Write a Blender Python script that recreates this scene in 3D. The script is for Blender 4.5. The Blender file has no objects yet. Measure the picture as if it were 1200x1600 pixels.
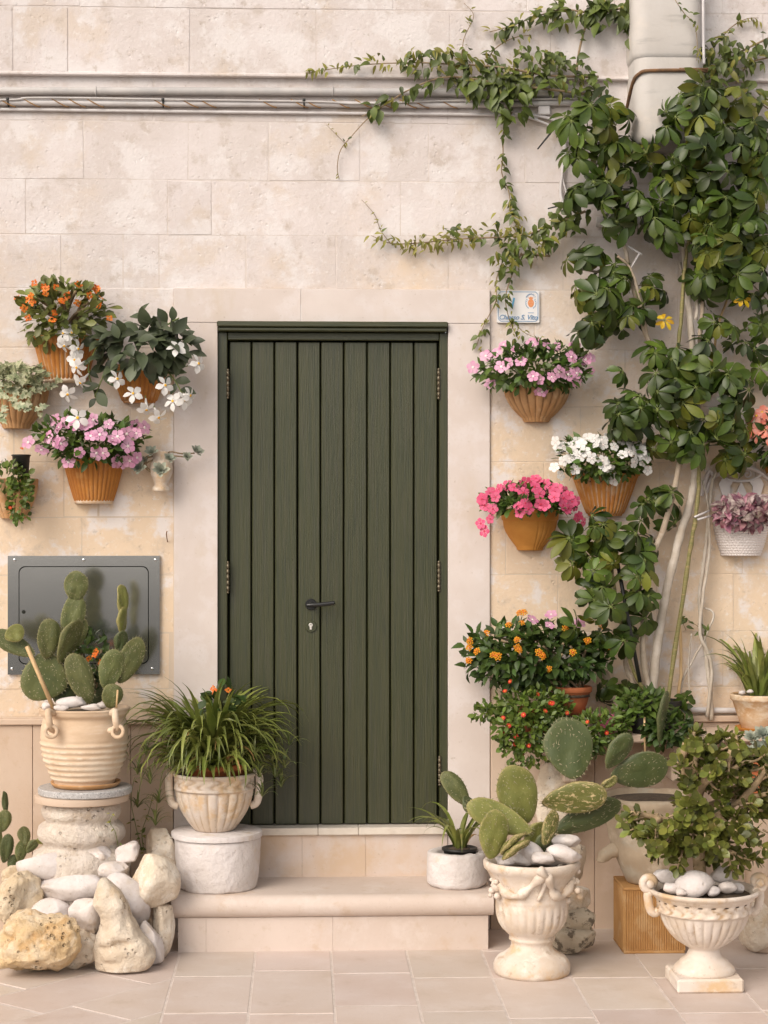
import bpy, math, random
import numpy as np
from mathutils import Vector, Matrix, noise

# ------------------------------------------------------------------ camera, sky, sun, exposure
sc = bpy.context.scene
COL = sc.collection
F_PX, DIST, EYE = 3000.0, 7.9, 1.72
YAW = math.atan(125.0 / F_PX)
cam = bpy.data.cameras.new('camera')
cam.sensor_fit = 'VERTICAL'; cam.sensor_height = 36.0; cam.lens = 36.0 * F_PX / 1600.0
cam.clip_end = 500; cam.clip_start = 0.1
cam_ob = bpy.data.objects.new('camera', cam); COL.objects.link(cam_ob)
cam_ob.location = (0, -DIST, EYE); cam_ob.rotation_euler = (math.pi / 2, 0, -YAW)
sc.camera = cam_ob

SUN_EL, SUN_AZ = math.radians(38), math.radians(-142)   # azimuth from +Y clockwise: behind and left of the camera
world = bpy.data.worlds.new('World'); sc.world = world; world.use_nodes = True
wn, wl = world.node_tree.nodes, world.node_tree.links
bg = wn['Background']; bg.inputs['Strength'].default_value = 0.14
sky = wn.new('ShaderNodeTexSky'); sky.sky_type = 'NISHITA'; sky.sun_disc = False
sky.sun_elevation = SUN_EL; sky.sun_rotation = SUN_AZ; sky.dust_density = 2.5; sky.air_density = 1.0
hs = wn.new('ShaderNodeHueSaturation'); hs.inputs['Saturation'].default_value = 0.22
wl.new(sky.outputs[0], hs.inputs['Color']); wl.new(hs.outputs[0], bg.inputs['Color'])
sun = bpy.data.lights.new('sun', 'SUN'); sun.energy = 1.3; sun.angle = math.radians(40); sun.color = (1.0, 0.89, 0.78)
sun_ob = bpy.data.objects.new('sun', sun); COL.objects.link(sun_ob)
to_sun = Vector((math.sin(SUN_AZ) * math.cos(SUN_EL), math.cos(SUN_AZ) * math.cos(SUN_EL), math.sin(SUN_EL)))
sun_ob.rotation_euler = to_sun.to_track_quat('Z', 'Y').to_euler(); sun_ob.location = (-3, -6, 8)
vs = sc.view_settings
vs.view_transform = 'Standard'; vs.look = 'None'; vs.gamma = 1.0; vs.exposure = 0.5; vs.use_curve_mapping = False
vs.use_white_balance = True; vs.white_balance_temperature = 6850; vs.white_balance_tint = 11
sc.cycles.use_denoising = True
sc.cycles.max_bounces = 6; sc.cycles.diffuse_bounces = 4; sc.cycles.transparent_max_bounces = 4

# ------------------------------------------------------------------ helpers
def R(s): return random.Random(s)
def S(Y=0.0): return F_PX / (DIST + Y)                    # photo pixels per metre at depth Y
def at(px, py, Y=0.0):                                    # the point of the plane y = Y seen at a photo pixel
    u, v = (px - 600) / F_PX, (800 - py) / F_PX
    s, c = math.sin(YAW), math.cos(YAW)
    d = Vector((s + u * c, c - u * s, v)); t = (Y + DIST) / d.y
    return Vector((d.x * t, Y, EYE + d.z * t))
def zof(py, Y): return at(600, py, Y).z
BASE = {}
def base_of(o):
    while o.parent: o = o.parent
    return BASE.get(o.name, Vector((0, 0, 0)))
def put(o, parent):
    COL.objects.link(o)
    if parent: o.parent = parent
    return o
def tag(o, label, cat, group=None):
    o['label'] = label; o['category'] = cat
    if group: o['group'] = group
    return o
def thing(name, label, cat, loc, group=None):
    o = bpy.data.objects.new(name, None); o.empty_display_size = .05; COL.objects.link(o)
    o.location = loc; BASE[o.name] = Vector(loc)
    return tag(o, label, cat, group)
def setmats(me, mats):
    for m in (mats if isinstance(mats, (list, tuple)) else [mats]): me.materials.append(m)
class MB:
    """collects world-space geometry; build() links it as ONE mesh object"""
    def __init__(s): s.v = []; s.f = []; s.mi = []; s.n = 0; s.g = []
    def add(s, V, Fc, mi=0, g=None):
        V = np.asarray(V, float).reshape(-1, 3); o = s.n
        s.v.append(V); s.n += len(V)
        s.f.extend([tuple(i + o for i in f) for f in Fc]); s.mi.extend([mi] * len(Fc))
        s.g.append(np.zeros(len(V)) if g is None else np.asarray(g, float))
        return s
    def mesh(s, name, mats, off=(0, 0, 0), smooth=True, angle=None):
        me = bpy.data.meshes.new(name)
        V = np.concatenate(s.v) - np.array(off)
        me.from_pydata(V.tolist(), [], s.f); setmats(me, mats)
        me.polygons.foreach_set('material_index', s.mi)
        me.polygons.foreach_set('use_smooth', [smooth] * len(s.f))
        g = np.concatenate(s.g)
        if g.any():
            a = me.attributes.new('groove', 'FLOAT', 'POINT'); a.data.foreach_set('value', g)
        if smooth and angle: me.set_sharp_from_angle(angle=math.radians(angle))
        me.update(); return me
    def build(s, name, mats, parent=None, smooth=True, angle=None, off=None):
        if off is None: off = base_of(parent) if parent else (0, 0, 0)
        return put(bpy.data.objects.new(name, s.mesh(name, mats, off, smooth, angle)), parent)
def inst(name, me, parent, p, rot3=None, scale=1.0):
    """an object that shares the mesh me, at world point p"""
    o = bpy.data.objects.new(name, me)
    q = Vector(p) - base_of(parent) if parent else Vector(p)
    sv = Vector((scale,) * 3) if not hasattr(scale, '__len__') else Vector(scale)
    m = Matrix.Translation(q)
    if rot3 is not None: m = m @ rot3.to_4x4()
    o.matrix_local = m @ Matrix.Diagonal((*sv, 1))
    put(o, parent); return o
def frame(d, n):                                          # matrix with Y along d and Z near n
    d = Vector(d).normalized(); n = Vector(n); z = n - n.dot(d) * d
    if z.length < 1e-4: z = Vector((.3, -.9, .2)).cross(d)
    z.normalize(); x = d.cross(z)
    return Matrix((x, d, z)).transposed()
def facing(n, spin=0.0):                                  # matrix with Z along n
    z = Vector(n).normalized(); a = Vector((0, 0, 1)) if abs(z.z) < .9 else Vector((0, 1, 0))
    x = a.cross(z).normalized(); y = z.cross(x)
    m = Matrix((x, y, z)).transposed()
    return m @ Matrix.Rotation(spin, 3, 'Z')

# --- primitive shapes (all return V, F)
def box(x0, x1, y0, y1, z0, z1, b=0.0):
    """box with bevelled edges"""
    if b <= 0:
        V = [(x, y, z) for x in (x0, x1) for y in (y0, y1) for z in (z0, z1)]
        return V, [(0, 1, 3, 2), (4, 6, 7, 5), (0, 4, 5, 1), (2, 3, 7, 6), (0, 2, 6, 4), (1, 5, 7, 3)]
    V = []; idx = {}
    c = ((x0, x1), (y0, y1), (z0, z1))
    for i in (0, 1):
        for j in (0, 1):
            for k in (0, 1):
                s = (1 if i == 0 else -1, 1 if j == 0 else -1, 1 if k == 0 else -1)
                p = (c[0][i], c[1][j], c[2][k])
                for a in range(3):
                    q = [p[m] + (0 if m == a else b * s[m]) for m in range(3)]
                    idx[(i, j, k, a)] = len(V); V.append(tuple(q))
    Fc = []
    for a in range(3):
        o = [m for m in range(3) if m != a]
        for side in (0, 1):
            q = []
            for (u, v) in ((0, 0), (1, 0), (1, 1), (0, 1)):
                key = [0, 0, 0]; key[a] = side; key[o[0]] = u; key[o[1]] = v
                q.append(idx[(*key, a)])
            Fc.append(tuple(q))
    for a in range(3):                                    # edge strips along axis a
        o = [m for m in range(3) if m != a]
        for u in (0, 1):
            for v in (0, 1):
                k0 = [0, 0, 0]; k0[o[0]] = u; k0[o[1]] = v; k1 = list(k0); k1[a] = 1
                Fc.append((idx[(*k0, o[0])], idx[(*k1, o[0])], idx[(*k1, o[1])], idx[(*k0, o[1])]))
    for i in (0, 1):
        for j in (0, 1):
            for k in (0, 1): Fc.append((idx[(i, j, k, 0)], idx[(i, j, k, 1)], idx[(i, j, k, 2)]))
    V = np.array(V); ctr = V.mean(0); out = []
    for f in Fc:                                          # consistent outward winding
        p = V[list(f)]; nrm = np.cross(p[1] - p[0], p[2] - p[0])
        out.append(f if np.dot(nrm, p.mean(0) - ctr) > 0 else f[::-1])
    return V, out
def lathe(c, prof, seg=48, a0=0.0, a1=2 * math.pi, mod=None, cap=True, sy=1.0):
    """profile [(r, z)] from bottom to top round the vertical through c; mod(theta, t, r, z) -> (r, z, groove); an open angle range gets a flat back"""
    full = abs(a1 - a0 - 2 * math.pi) < 1e-6
    na = seg if full else seg + 1
    V = []; g = []
    n = len(prof)
    for i, (r, z) in enumerate(prof):
        for j in range(na):
            th = a0 + (a1 - a0) * j / seg
            rr, zz, gg = (r, z, 0.0) if mod is None else mod(th, i / (n - 1), r, z)
            V.append((c[0] + rr * math.cos(th), c[1] + sy * rr * math.sin(th), c[2] + zz)); g.append(gg)
    Fc = []
    for i in range(n - 1):
        for j in range(na if full else na - 1):
            k = (j + 1) % na
            Fc.append((i * na + j, i * na + k, (i + 1) * na + k, (i + 1) * na + j))
    if cap:
        Fc.append(tuple(range(na - 1, -1, -1)))
        Fc.append(tuple((n - 1) * na + j for j in range(na)))
    if not full:                                          # flat back
        for i in range(n - 1): Fc.append((i * na + na - 1, i * na, (i + 1) * na, (i + 1) * na + na - 1))
    return V, Fc, g
def tube(pts, rad, seg=8, cap=True, squash=None):
    P_ = [Vector(p) for p in pts]; n = len(P_)
    rs = rad if hasattr(rad, '__len__') else [rad] * n
    V = []; Fc = []
    up = Vector((0.13, -0.9, 0.37))
    for i, p in enumerate(P_):
        d = (P_[min(i + 1, n - 1)] - P_[max(i - 1, 0)]).normalized()
        x = up.cross(d)
        if x.length < 1e-3: x = Vector((1, 0, 0)).cross(d)
        x.normalize(); y = d.cross(x)
        for j in range(seg):
            a = 2 * math.pi * j / seg
            V.append(p + rs[i] * (math.cos(a) * x + math.sin(a) * y))
    for i in range(n - 1):
        for j in range(seg):
            k = (j + 1) % seg
            Fc.append((i * seg + j, i * seg + k, (i + 1) * seg + k, (i + 1) * seg + j))
    if cap: Fc.append(tuple(range(seg - 1, -1, -1))); Fc.append(tuple((n - 1) * seg + j for j in range(seg)))
    return [tuple(v) for v in V], Fc
def smoothpath(pts, k=4):
    P_ = [Vector(p) for p in pts]
    if len(P_) < 3: return P_
    out = []
    for i in range(len(P_) - 1):
        p0, p1, p2, p3 = P_[max(i - 1, 0)], P_[i], P_[i + 1], P_[min(i + 2, len(P_) - 1)]
        for j in range(k):
            t = j / k
            out.append(0.5 * ((2 * p1) + (p2 - p0) * t + (2 * p0 - 5 * p1 + 4 * p2 - p3) * t * t + (3 * p1 - p0 - 3 * p2 + p3) * t ** 3))
    out.append(P_[-1]); return out
def torus(c, R0, r, n, seg=28, s2=8):
    m = facing(n); pts = [Vector(c) + m @ Vector((R0 * math.cos(a), R0 * math.sin(a), 0)) for a in np.linspace(0, 2 * math.pi, seg + 1)]
    return tube(pts, r, s2, False)
def disc(c, n, r, h, seg=20, bev=.25):
    """a small bevelled disc standing on c along n"""
    m = facing(n); V = []; Fc = []
    rings = ((r, 0), (r, h * (1 - bev)), (r - h * bev, h))
    for (rr, z) in rings:
        for j in range(seg):
            a = 2 * math.pi * j / seg; V.append(tuple(Vector(c) + m @ Vector((rr * math.cos(a), rr * math.sin(a), z))))
    for i in range(2):
        for j in range(seg):
            k = (j + 1) % seg; Fc.append((i * seg + j, i * seg + k, (i + 1) * seg + k, (i + 1) * seg + j))
    Fc.append(tuple(2 * seg + j for j in range(seg)))
    return V, Fc
def extrude(poly, y0, y1):
    """polygon [(x, z)] extruded from depth y0 (front) to y1"""
    n = len(poly); V = [(x, y0, z) for x, z in poly] + [(x, y1, z) for x, z in poly]
    Fc = [tuple(range(n)), tuple(range(2 * n - 1, n - 1, -1))]
    Fc += [(i, i + n, (i + 1) % n + n, (i + 1) % n) for i in range(n)]
    return V, Fc
def rrect(x0, x1, z0, z1, r, k=5):
    out = []
    for (cx, cz, a) in ((x1 - r, z1 - r, 0), (x0 + r, z1 - r, 90), (x0 + r, z0 + r, 180), (x1 - r, z0 + r, 270)):
        for i in range(k + 1):
            t = math.radians(a + 90 * i / k); out.append((cx + r * math.cos(t), cz + r * math.sin(t)))
    return out
_ico = {}
def ico(sub):
    if sub not in _ico:
        import bmesh
        bm = bmesh.new(); bmesh.ops.create_icosphere(bm, subdivisions=sub, radius=1.0)
        bm.verts.index_update()
        _ico[sub] = (np.array([v.co[:] for v in bm.verts]), [tuple(v.index for v in f.verts) for f in bm.faces]); bm.free()
    return _ico[sub]

# --- leaves and flowers (templates grow along +Y, face +Z)
def leaf_t(L=1.0, W=.4, peak=.5, fold=.12, droop=.15, n=4, tip=1.0, wave=0.0):
    V = []; Fc = []
    e = math.log(.5) / math.log(peak)
    for i in range(n + 1):
        t = i / n
        w = max(0.02, math.sin(math.pi * min(1, max(0, t)) ** e) ** tip) * W / 2 if 0 < i < n else W * .025
        y = L * t; z = -droop * L * t * t
        wv = wave * L * math.sin(t * 9)
        V += [(-w, y, z + fold * w * 2 + wv), (0, y, z), (w, y, z + fold * w * 2 - wv)]
    for i in range(n):
        a = 3 * i; Fc += [(a, a + 1, a + 4, a + 3), (a + 1, a + 2, a + 5, a + 4)]
    return np.array(V), Fc
def lobed_t(L=1.0, W=.9):                                 # ivy leaf with five points
    pr = [(0, 0), (.30, -.10), (.5, .16), (.30, .30), (.36, .56), (.16, .60), (0, 1.0)]
    pts = [(x * W, y * L) for x, y in pr]
    V = [(0, .0, 0), (0, .35 * L, .0)]; Fc = []
    k = len(V); loop = pts + [(-x, y) for x, y in pts[-2:0:-1]]
    for x, y in loop: V.append((x, y, .10 * abs(x) - .12 * y * y))
    for i in range(len(loop)): Fc.append((1, k + i, k + (i + 1) % len(loop)))
    return np.array(V), Fc
def xf(t, p, m, s):
    V, Fc = t
    return (V * s) @ np.array(m).T + np.array(p), Fc
def flower_t(kind):
    """V, F, material index"""
    mb = MB()
    def petals(n, L, W, peak, cup, back, mi=0, z=0.0, spin=0.0, r0=0.04, twist=0.0):
        t = leaf_t(L, W, peak, .05, back, 4, .7)
        for i in range(n):
            a = 2 * math.pi * i / n + spin
            m = Matrix.Rotation(a, 3, 'Z') @ Matrix.Rotation(cup, 3, 'X') @ Matrix.Rotation(twist, 3, 'Y')
            V, Fc = xf(t, (0, 0, z), m, 1.0); off = Matrix.Rotation(a, 3, 'Z') @ Vector((0, r0, 0))
            mb.add(V + np.array(off), Fc, mi)
    if kind == 'vinca':
        petals(5, .5, .46, .66, .12, .10); V, Fc = disc((0, 0, .0), (0, 0, 1), .10, .03, 8); mb.add(V, Fc, 1)
        V, Fc = tube([(0, 0, 0), (0, 0, -.5)], [.05, .03], 5); mb.add(V, Fc, 2)
    elif kind == 'trumpet':
        petals(5, .48, .36, .56, .10, .35, 0, 0, 0, .07, .35)
        V, Fc = tube([(0, 0, .015), (0, 0, -.12), (0, 0, -.35), (0, 0, -.75)], [.12, .12, .08, .05], 8); mb.add(V, Fc, 0)
        V, Fc = disc((0, 0, .03), (0, 0, 1), .075, .03, 8); mb.add(V, Fc, 1)
        V, Fc = tube([(0, 0, -.7), (0, .05, -1.0)], [.04, .03], 5); mb.add(V, Fc, 2)
    elif kind == 'umbel':
        r = R(3); iv, jf = ico(1)
        for i in range(19):
            a = i * 2.4; q = math.sqrt(i / 19) * .42
            p = np.array((q * math.cos(a), q * math.sin(a), .28 * (1 - (q / .45) ** 2)))
            mb.add(iv * np.array((.11, .11, .06)) + p, jf, 0 if (q > .2 or r.random() < .3) else 1)
        V, Fc = tube([(0, 0, .1), (0, 0, -.6)], [.05, .04], 5); mb.add(V, Fc, 2)
    elif kind == 'bract':
        r = R(5)
        for k in range(4):
            a = k * 1.7; c = Vector((.24 * math.cos(a), .24 * math.sin(a), .05 * k))
            for q in range(2):
                t = leaf_t(.30, .36, .55, .1, .05, 3, .6)
                m = Matrix.Rotation(a + q * math.pi + .4, 3, 'Z') @ Matrix.Rotation(.2, 3, 'X')
                V, Fc = xf(t, c, m, 1.0); mb.add(V, Fc, 0)
            V, Fc = disc(c, (0, 0, 1), .05, .04, 6); mb.add(V, Fc, 1)
        V, Fc = tube([(0, 0, 0), (0, 0, -.6)], [.05, .04], 5); mb.add(V, Fc, 2)
    elif kind == 'daisy':
        for k in range(2): petals(11, .42 - .08 * k, .10, .6, .15 + .25 * k, .05, 0, .01 * k, .3 * k)
        V, Fc = disc((0, 0, .02), (0, 0, 1), .10, .06, 8); mb.add(V, Fc, 1)
    return mb
def foliage(name, parent, mat, tmpl, c, rad, n, size, seed, out=.9, up=.35, jit=.55, shell=.5, front=.35, ymax=-.012, kind='stuff', zmin=-9, facecam=.35):
    """n small leaves through an ellipsoid: one part"""
    r = R(seed); mb = MB(); k = 0; tmpls = tmpl if isinstance(tmpl, list) else [tmpl]
    lump = [Vector((r.gauss(0, 1), r.gauss(0, 1), r.gauss(0, 1))).normalized() for _ in range(9)]
    while k < n:
        d = Vector((r.gauss(0, 1), r.gauss(0, 1), r.gauss(0, 1))).normalized()
        if d.y > front or d.z < zmin: continue
        b = .86 + .26 * max(0, max(d.dot(q) for q in lump)) ** 6
        q = (shell + (1 - shell) * r.random() ** .6) * b
        p = Vector((c[0] + rad[0] * d.x * q, c[1] + rad[1] * d.y * q, c[2] + rad[2] * d.z * q))
        if p.y > ymax: p.y = ymax - r.random() * .03
        ax = d * out + Vector((r.gauss(0, jit), r.gauss(0, jit), r.gauss(0, jit))) + Vector((0, 0, up * .5))
        nm = d * .6 + Vector((0, -facecam, up + .35)) + Vector((r.gauss(0, .3), r.gauss(0, .3), r.gauss(0, .3)))
        V, Fc = xf(r.choice(tmpls), p, frame(ax, nm), size * r.uniform(.65, 1.25))
        V[:, 1] = np.minimum(V[:, 1], -.004); mb.add(V, Fc); k += 1
    o = mb.build(name, mat, parent)
    if kind: o['kind'] = kind
    return o
def stems(name, parent, mat, root, c, rad, n, r0, seed):
    r = R(seed); mb = MB()
    for _ in range(n):
        d = Vector((r.gauss(0, 1), -abs(r.gauss(0, .7)), abs(r.gauss(.3, .6)))).normalized()
        e = Vector((c[0] + rad[0] * d.x * .85, min(-.02, c[1] + rad[1] * d.y * .85), c[2] + rad[2] * d.z * .85))
        a = Vector(root) + Vector((r.uniform(-1, 1), r.uniform(-1, 1), 0)) * rad[0] * .2
        m = (a + e) * .5 + Vector((0, 0, rad[2] * .25))
        V, Fc = tube(smoothpath([a, m, e], 3), r0, 5); mb.add(V, Fc)
    return mb.build(name, mat, parent)
def front_y(c, rad, px, py):
    y = c[1]
    for _ in range(3):
        p = at(px, py, y); u, v = (p.x - c[0]) / rad[0], (p.z - c[2]) / rad[2]
        y = c[1] - rad[1] * math.sqrt(max(.06, 1 - u * u - v * v))
    return y
def flowers(parent, me, c, rad, size, seed, n=0, px=None, name='flower', top=-.5, cup=.5, jit=.35):
    """flower objects that share the mesh me: at photo pixels px, or n at random over the front of an ellipsoid"""
    r = R(seed); spots = []
    if px:
        for (x, y) in px: spots.append(at(x, y, front_y(c, rad, x, y) - .01))
    k = 0; tries = 0
    while k < n and tries < n * 60:
        tries += 1
        d = Vector((r.gauss(0, 1), -abs(r.gauss(0, .8)), r.gauss(.25, .8))).normalized()
        if d.z < top: continue
        p = Vector((c[0] + rad[0] * d.x * 1.04, c[1] + rad[1] * d.y * 1.05, c[2] + rad[2] * d.z * 1.04)); p.y = min(p.y, -.03)
        if any((p - q).length < size * .55 for q in spots): continue
        spots.append(p); k += 1
    for p in spots:
        d = Vector(((p.x - c[0]) / rad[0] * .5, -.9, (p.z - c[2]) / rad[2] * .4 + .25)) + Vector((r.gauss(0, jit), r.gauss(0, jit * .5), r.gauss(0, jit)))
        inst(name, me, parent, p, facing(d, r.uniform(0, 6.28)), size * r.uniform(.85, 1.15))

# ------------------------------------------------------------------ materials
def mix(nt, fac, a, b, mode='MIX'):
    n = nt.nodes.new('ShaderNodeMix'); n.data_type = 'RGBA'; n.blend_type = mode
    for i, v in ((0, fac), (6, a), (7, b)):
        if hasattr(v, 'is_output'): nt.links.new(v, n.inputs[i])
        elif i == 0: n.inputs[0].default_value = v
        else: n.inputs[i].default_value = (*v[:3], 1)
    return n.outputs[2]
def nz(nt, co, scale, detail=5, rough=.6, dist=0.0):
    n = nt.nodes.new('ShaderNodeTexNoise'); n.inputs['Scale'].default_value = scale
    n.inputs['Detail'].default_value = detail; n.inputs['Roughness'].default_value = rough; n.inputs['Distortion'].default_value = dist
    nt.links.new(co, n.inputs['Vector']); return n.outputs['Fac']
def ramp(nt, v, lo, hi, a=0.0, b=1.0):
    n = nt.nodes.new('ShaderNodeMapRange'); n.interpolation_type = 'SMOOTHSTEP'
    nt.links.new(v, n.inputs['Value'])
    for i, x in zip((1, 2, 3, 4), (lo, hi, a, b)): n.inputs[i].default_value = x
    return n.outputs[0]
def math_n(nt, op, a, b=None):
    n = nt.nodes.new('ShaderNodeMath'); n.operation = op
    for i, v in ((0, a), (1, b)):
        if v is None: continue
        if hasattr(v, 'is_output'): nt.links.new(v, n.inputs[i])
        else: n.inputs[i].default_value = v
    return n.outputs[0]
def mat(name, c1, c2=None, scale=6.0, lo=.35, hi=.65, rough=.85, bump=.25, bscale=60.0, bdist=.004, coord='pos', stretch=(1, 1, 1),
        layers=(), orand=0.0, irand=0.0, hue=0.0, spec=.5, transl=0.0, groove=None, metal=0.0, ior=None, pits=0.0, big=0.0, coat=0.0, offset=False, spots=None, zlay=None):
    """principled material: two colours over noise, extra stain layers (colour, scale, lo, hi, amount, stretch), random value per object or island"""
    m = bpy.data.materials.new(name); m.use_nodes = True; nt = m.node_tree; N, Lk = nt.nodes, nt.links
    bs = N['Principled BSDF']; geo = N.new('ShaderNodeNewGeometry'); oi = N.new('ShaderNodeObjectInfo')
    if coord == 'pos': co = geo.outputs['Position']
    else: co = N.new('ShaderNodeTexCoord').outputs['Object']
    if offset:
        va = N.new('ShaderNodeVectorMath'); va.operation = 'MULTIPLY_ADD'
        Lk.new(oi.outputs['Random'], va.inputs[0]); va.inputs[1].default_value = (37, 17, 53); Lk.new(co, va.inputs[2]); co = va.outputs[0]
    def st(s):
        if tuple(s) == (1, 1, 1): return co
        mp = N.new('ShaderNodeMapping'); mp.inputs['Scale'].default_value = s; Lk.new(co, mp.inputs['Vector']); return mp.outputs[0]
    col = mix(nt, ramp(nt, nz(nt, st(stretch), scale), lo, hi), c1, c2 or c1)
    if zlay:                                              # patina that thins out upwards: (colour, z where gone, z where full, amount)
        sx_ = N.new('ShaderNodeSeparateXYZ'); Lk.new(geo.outputs['Position'], sx_.inputs[0])
        zf = math_n(nt, 'ADD', sx_.outputs[2], math_n(nt, 'MULTIPLY', math_n(nt, 'SUBTRACT', nz(nt, co, 1.7, 8, .7), .5), 3.2))
        col = mix(nt, ramp(nt, zf, zlay[1], zlay[2], zlay[3], 0), col, zlay[0])
    for ly in layers:
        c, s_, l_, h_, am = ly[:5]; sx = ly[5] if len(ly) > 5 else (1, 1, 1)
        col = mix(nt, ramp(nt, nz(nt, st(sx), s_, 7, .65), l_, h_, 0, am), col, c)
    if spots:                                             # (colour, scale, radius)
        vo = N.new('ShaderNodeTexVoronoi'); vo.inputs['Scale'].default_value = spots[1]; Lk.new(co, vo.inputs['Vector'])
        col = mix(nt, ramp(nt, vo.outputs['Distance'], spots[2], spots[2] * 1.5, 1, 0), col, spots[0])
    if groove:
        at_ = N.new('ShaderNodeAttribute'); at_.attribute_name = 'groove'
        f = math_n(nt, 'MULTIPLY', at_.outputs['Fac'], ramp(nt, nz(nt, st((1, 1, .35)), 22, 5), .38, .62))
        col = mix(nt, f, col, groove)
    if orand or irand or hue:
        h = N.new('ShaderNodeHueSaturation'); Lk.new(col, h.inputs['Color']); col = h.outputs[0]
        src = geo.outputs['Random Per Island'] if irand else oi.outputs['Random']; val = None
        for a, sr in ((irand, geo.outputs['Random Per Island']), (orand, oi.outputs['Random'])):
            if not a: continue
            n = N.new('ShaderNodeMapRange'); Lk.new(sr, n.inputs[0]); n.inputs[3].default_value = 1 - a; n.inputs[4].default_value = 1 + a
            val = n.outputs[0] if val is None else math_n(nt, 'MULTIPLY', val, n.outputs[0])
        Lk.new(val, h.inputs['Value'])
        if hue:
            sc_ = math_n(nt, 'FRACT', math_n(nt, 'MULTIPLY', src, 7.31))
            n2 = N.new('ShaderNodeMapRange'); Lk.new(sc_, n2.inputs[0]); n2.inputs[3].default_value = .5 - hue; n2.inputs[4].default_value = .5 + hue
            Lk.new(n2.outputs[0], h.inputs['Hue'])
    Lk.new(col, bs.inputs['Base Color'])
    bs.inputs['Roughness'].default_value = rough; bs.inputs['Specular IOR Level'].default_value = spec; bs.inputs['Metallic'].default_value = metal
    bs.inputs['Coat Weight'].default_value = coat
    if ior: bs.inputs['IOR'].default_value = ior
    if bump:
        hgt = nz(nt, st(stretch), bscale, 8, .6)
        if big: hgt = math_n(nt, 'ADD', hgt, math_n(nt, 'MULTIPLY', nz(nt, st(stretch), bscale * .15, 4, .5), big))
        if pits:
            vo = N.new('ShaderNodeTexVoronoi'); vo.inputs['Scale'].default_value = 42; Lk.new(co, vo.inputs['Vector'])
            pm = math_n(nt, 'MULTIPLY', ramp(nt, vo.outputs['Distance'], .12, .30, 1, 0), ramp(nt, nz(nt, co, 7, 3), .52, .62))
            hgt = math_n(nt, 'SUBTRACT', hgt, math_n(nt, 'MULTIPLY', pm, pits))
        b = N.new('ShaderNodeBump'); b.inputs['Strength'].default_value = bump; b.inputs['Distance'].default_value = bdist
        Lk.new(hgt, b.inputs['Height']); Lk.new(b.outputs[0], bs.inputs['Normal'])
    if transl:
        t = N.new('ShaderNodeBsdfTranslucent'); Lk.new(col, t.inputs['Color'])
        x = N.new('ShaderNodeMixShader'); x.inputs[0].default_value = transl
        Lk.new(bs.outputs[0], x.inputs[1]); Lk.new(t.outputs[0], x.inputs[2]); Lk.new(x.outputs[0], N['Material Output'].inputs['Surface'])
    return m
def leafmat(name, c1, c2, rough=.42, irand=.28, hue=.015, obj=False, transl=.18, layers=(), scale=9.0, spec=.45):
    return mat(name, c1, c2, scale=scale, rough=rough, bump=0, irand=irand * .6 if obj else irand, orand=irand if obj else 0, hue=hue, transl=transl, layers=layers, spec=spec)

OCH = (.52, .36, .20)
WL = dict(scale=3.2, rough=.92, bump=.5, bscale=60, bdist=.006, big=.5, pits=.6, orand=.025, hue=.002)
M_block = mat('limewashed_limestone', (.665, .603, .585), (.595, .53, .50), zlay=((.69, .53, .37), 1.75, 3.0, .9),
              layers=(((.58, .47, .36), 2.6, .52, .66, .5), ((.44, .365, .30), 8, .54, .67, .5), ((.70, .655, .64), 5, .50, .60, .8), ((.40, .33, .27), 24, .59, .70, .5), ((.72, .68, .66), 38, .56, .66, .5), ((.28, .22, .18), 75, .63, .72, .6)), **WL)
M_blocky = M_block
M_mortar = mat('lime_mortar', (.64, .575, .545), (.55, .485, .44), scale=12, rough=.95, bump=.5, bscale=90, zlay=((.58, .46, .34), 1.55, 3.3, .8))
M_surround = mat('smooth_plaster', (.645, .57, .53), (.595, .515, .47), scale=3, rough=.85, bump=.3, bscale=30, bdist=.004, orand=.02,
                 layers=(((.54, .44, .33), 4, .54, .70, .5, (1, 1, .4)), ((.67, .61, .59), 9, .5, .64, .6), ((.52, .44, .36), 18, .58, .70, .35), ((.36, .28, .21), 60, .63, .72, .45)))
M_dado = mat('dado_limestone', (.56, .44, .345), (.51, .38, .28), scale=2.5, rough=.85, bump=.4, bscale=40, orand=.03,
             layers=(((.60, .48, .39), 5, .5, .66, .5), ((.42, .29, .17), 8, .56, .70, .45), ((.34, .26, .18), 60, .62, .72, .5)))
M_tile = mat('paving_limestone', (.575, .49, .44), (.54, .445, .385), scale=2.5, rough=.5, bump=.2, bscale=45, orand=.06, hue=.012,
             layers=(((.61, .535, .495), 7, .48, .66, .5), ((.42, .335, .26), 5, .58, .70, .4), ((.40, .32, .25), 22, .60, .70, .3), ((.32, .26, .21), 80, .63, .72, .5)))
M_grout = mat('grout', (.62, .545, .50), (.54, .46, .41), scale=20, rough=.95, bump=.4, bscale=120)
M_step = mat('step_limestone', (.60, .505, .445), (.55, .45, .385), scale=3, rough=.6, bump=.35, bscale=50, orand=.03, pits=.25,
             layers=(((.64, .56, .51), 6, .48, .64, .6), ((.52, .37, .25), 5, .56, .70, .5), ((.50, .40, .31), 20, .56, .68, .45), ((.34, .26, .19), 70, .62, .72, .5)))
M_riser = mat('stained_riser_limestone', (.59, .49, .43), (.55, .41, .295), scale=2.2, lo=.42, hi=.58, rough=.7, bump=.35, bscale=50, layers=(((.60, .53, .49), 7, .5, .64, .5), ((.34, .25, .18), 60, .62, .72, .5)))
M_marble = mat('threshold_marble', (.66, .60, .52), (.58, .51, .43), scale=8, rough=.5, bump=.1, layers=(((.33, .29, .24), 16, .58, .72, .6, (.3, 1, 1)),))
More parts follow.
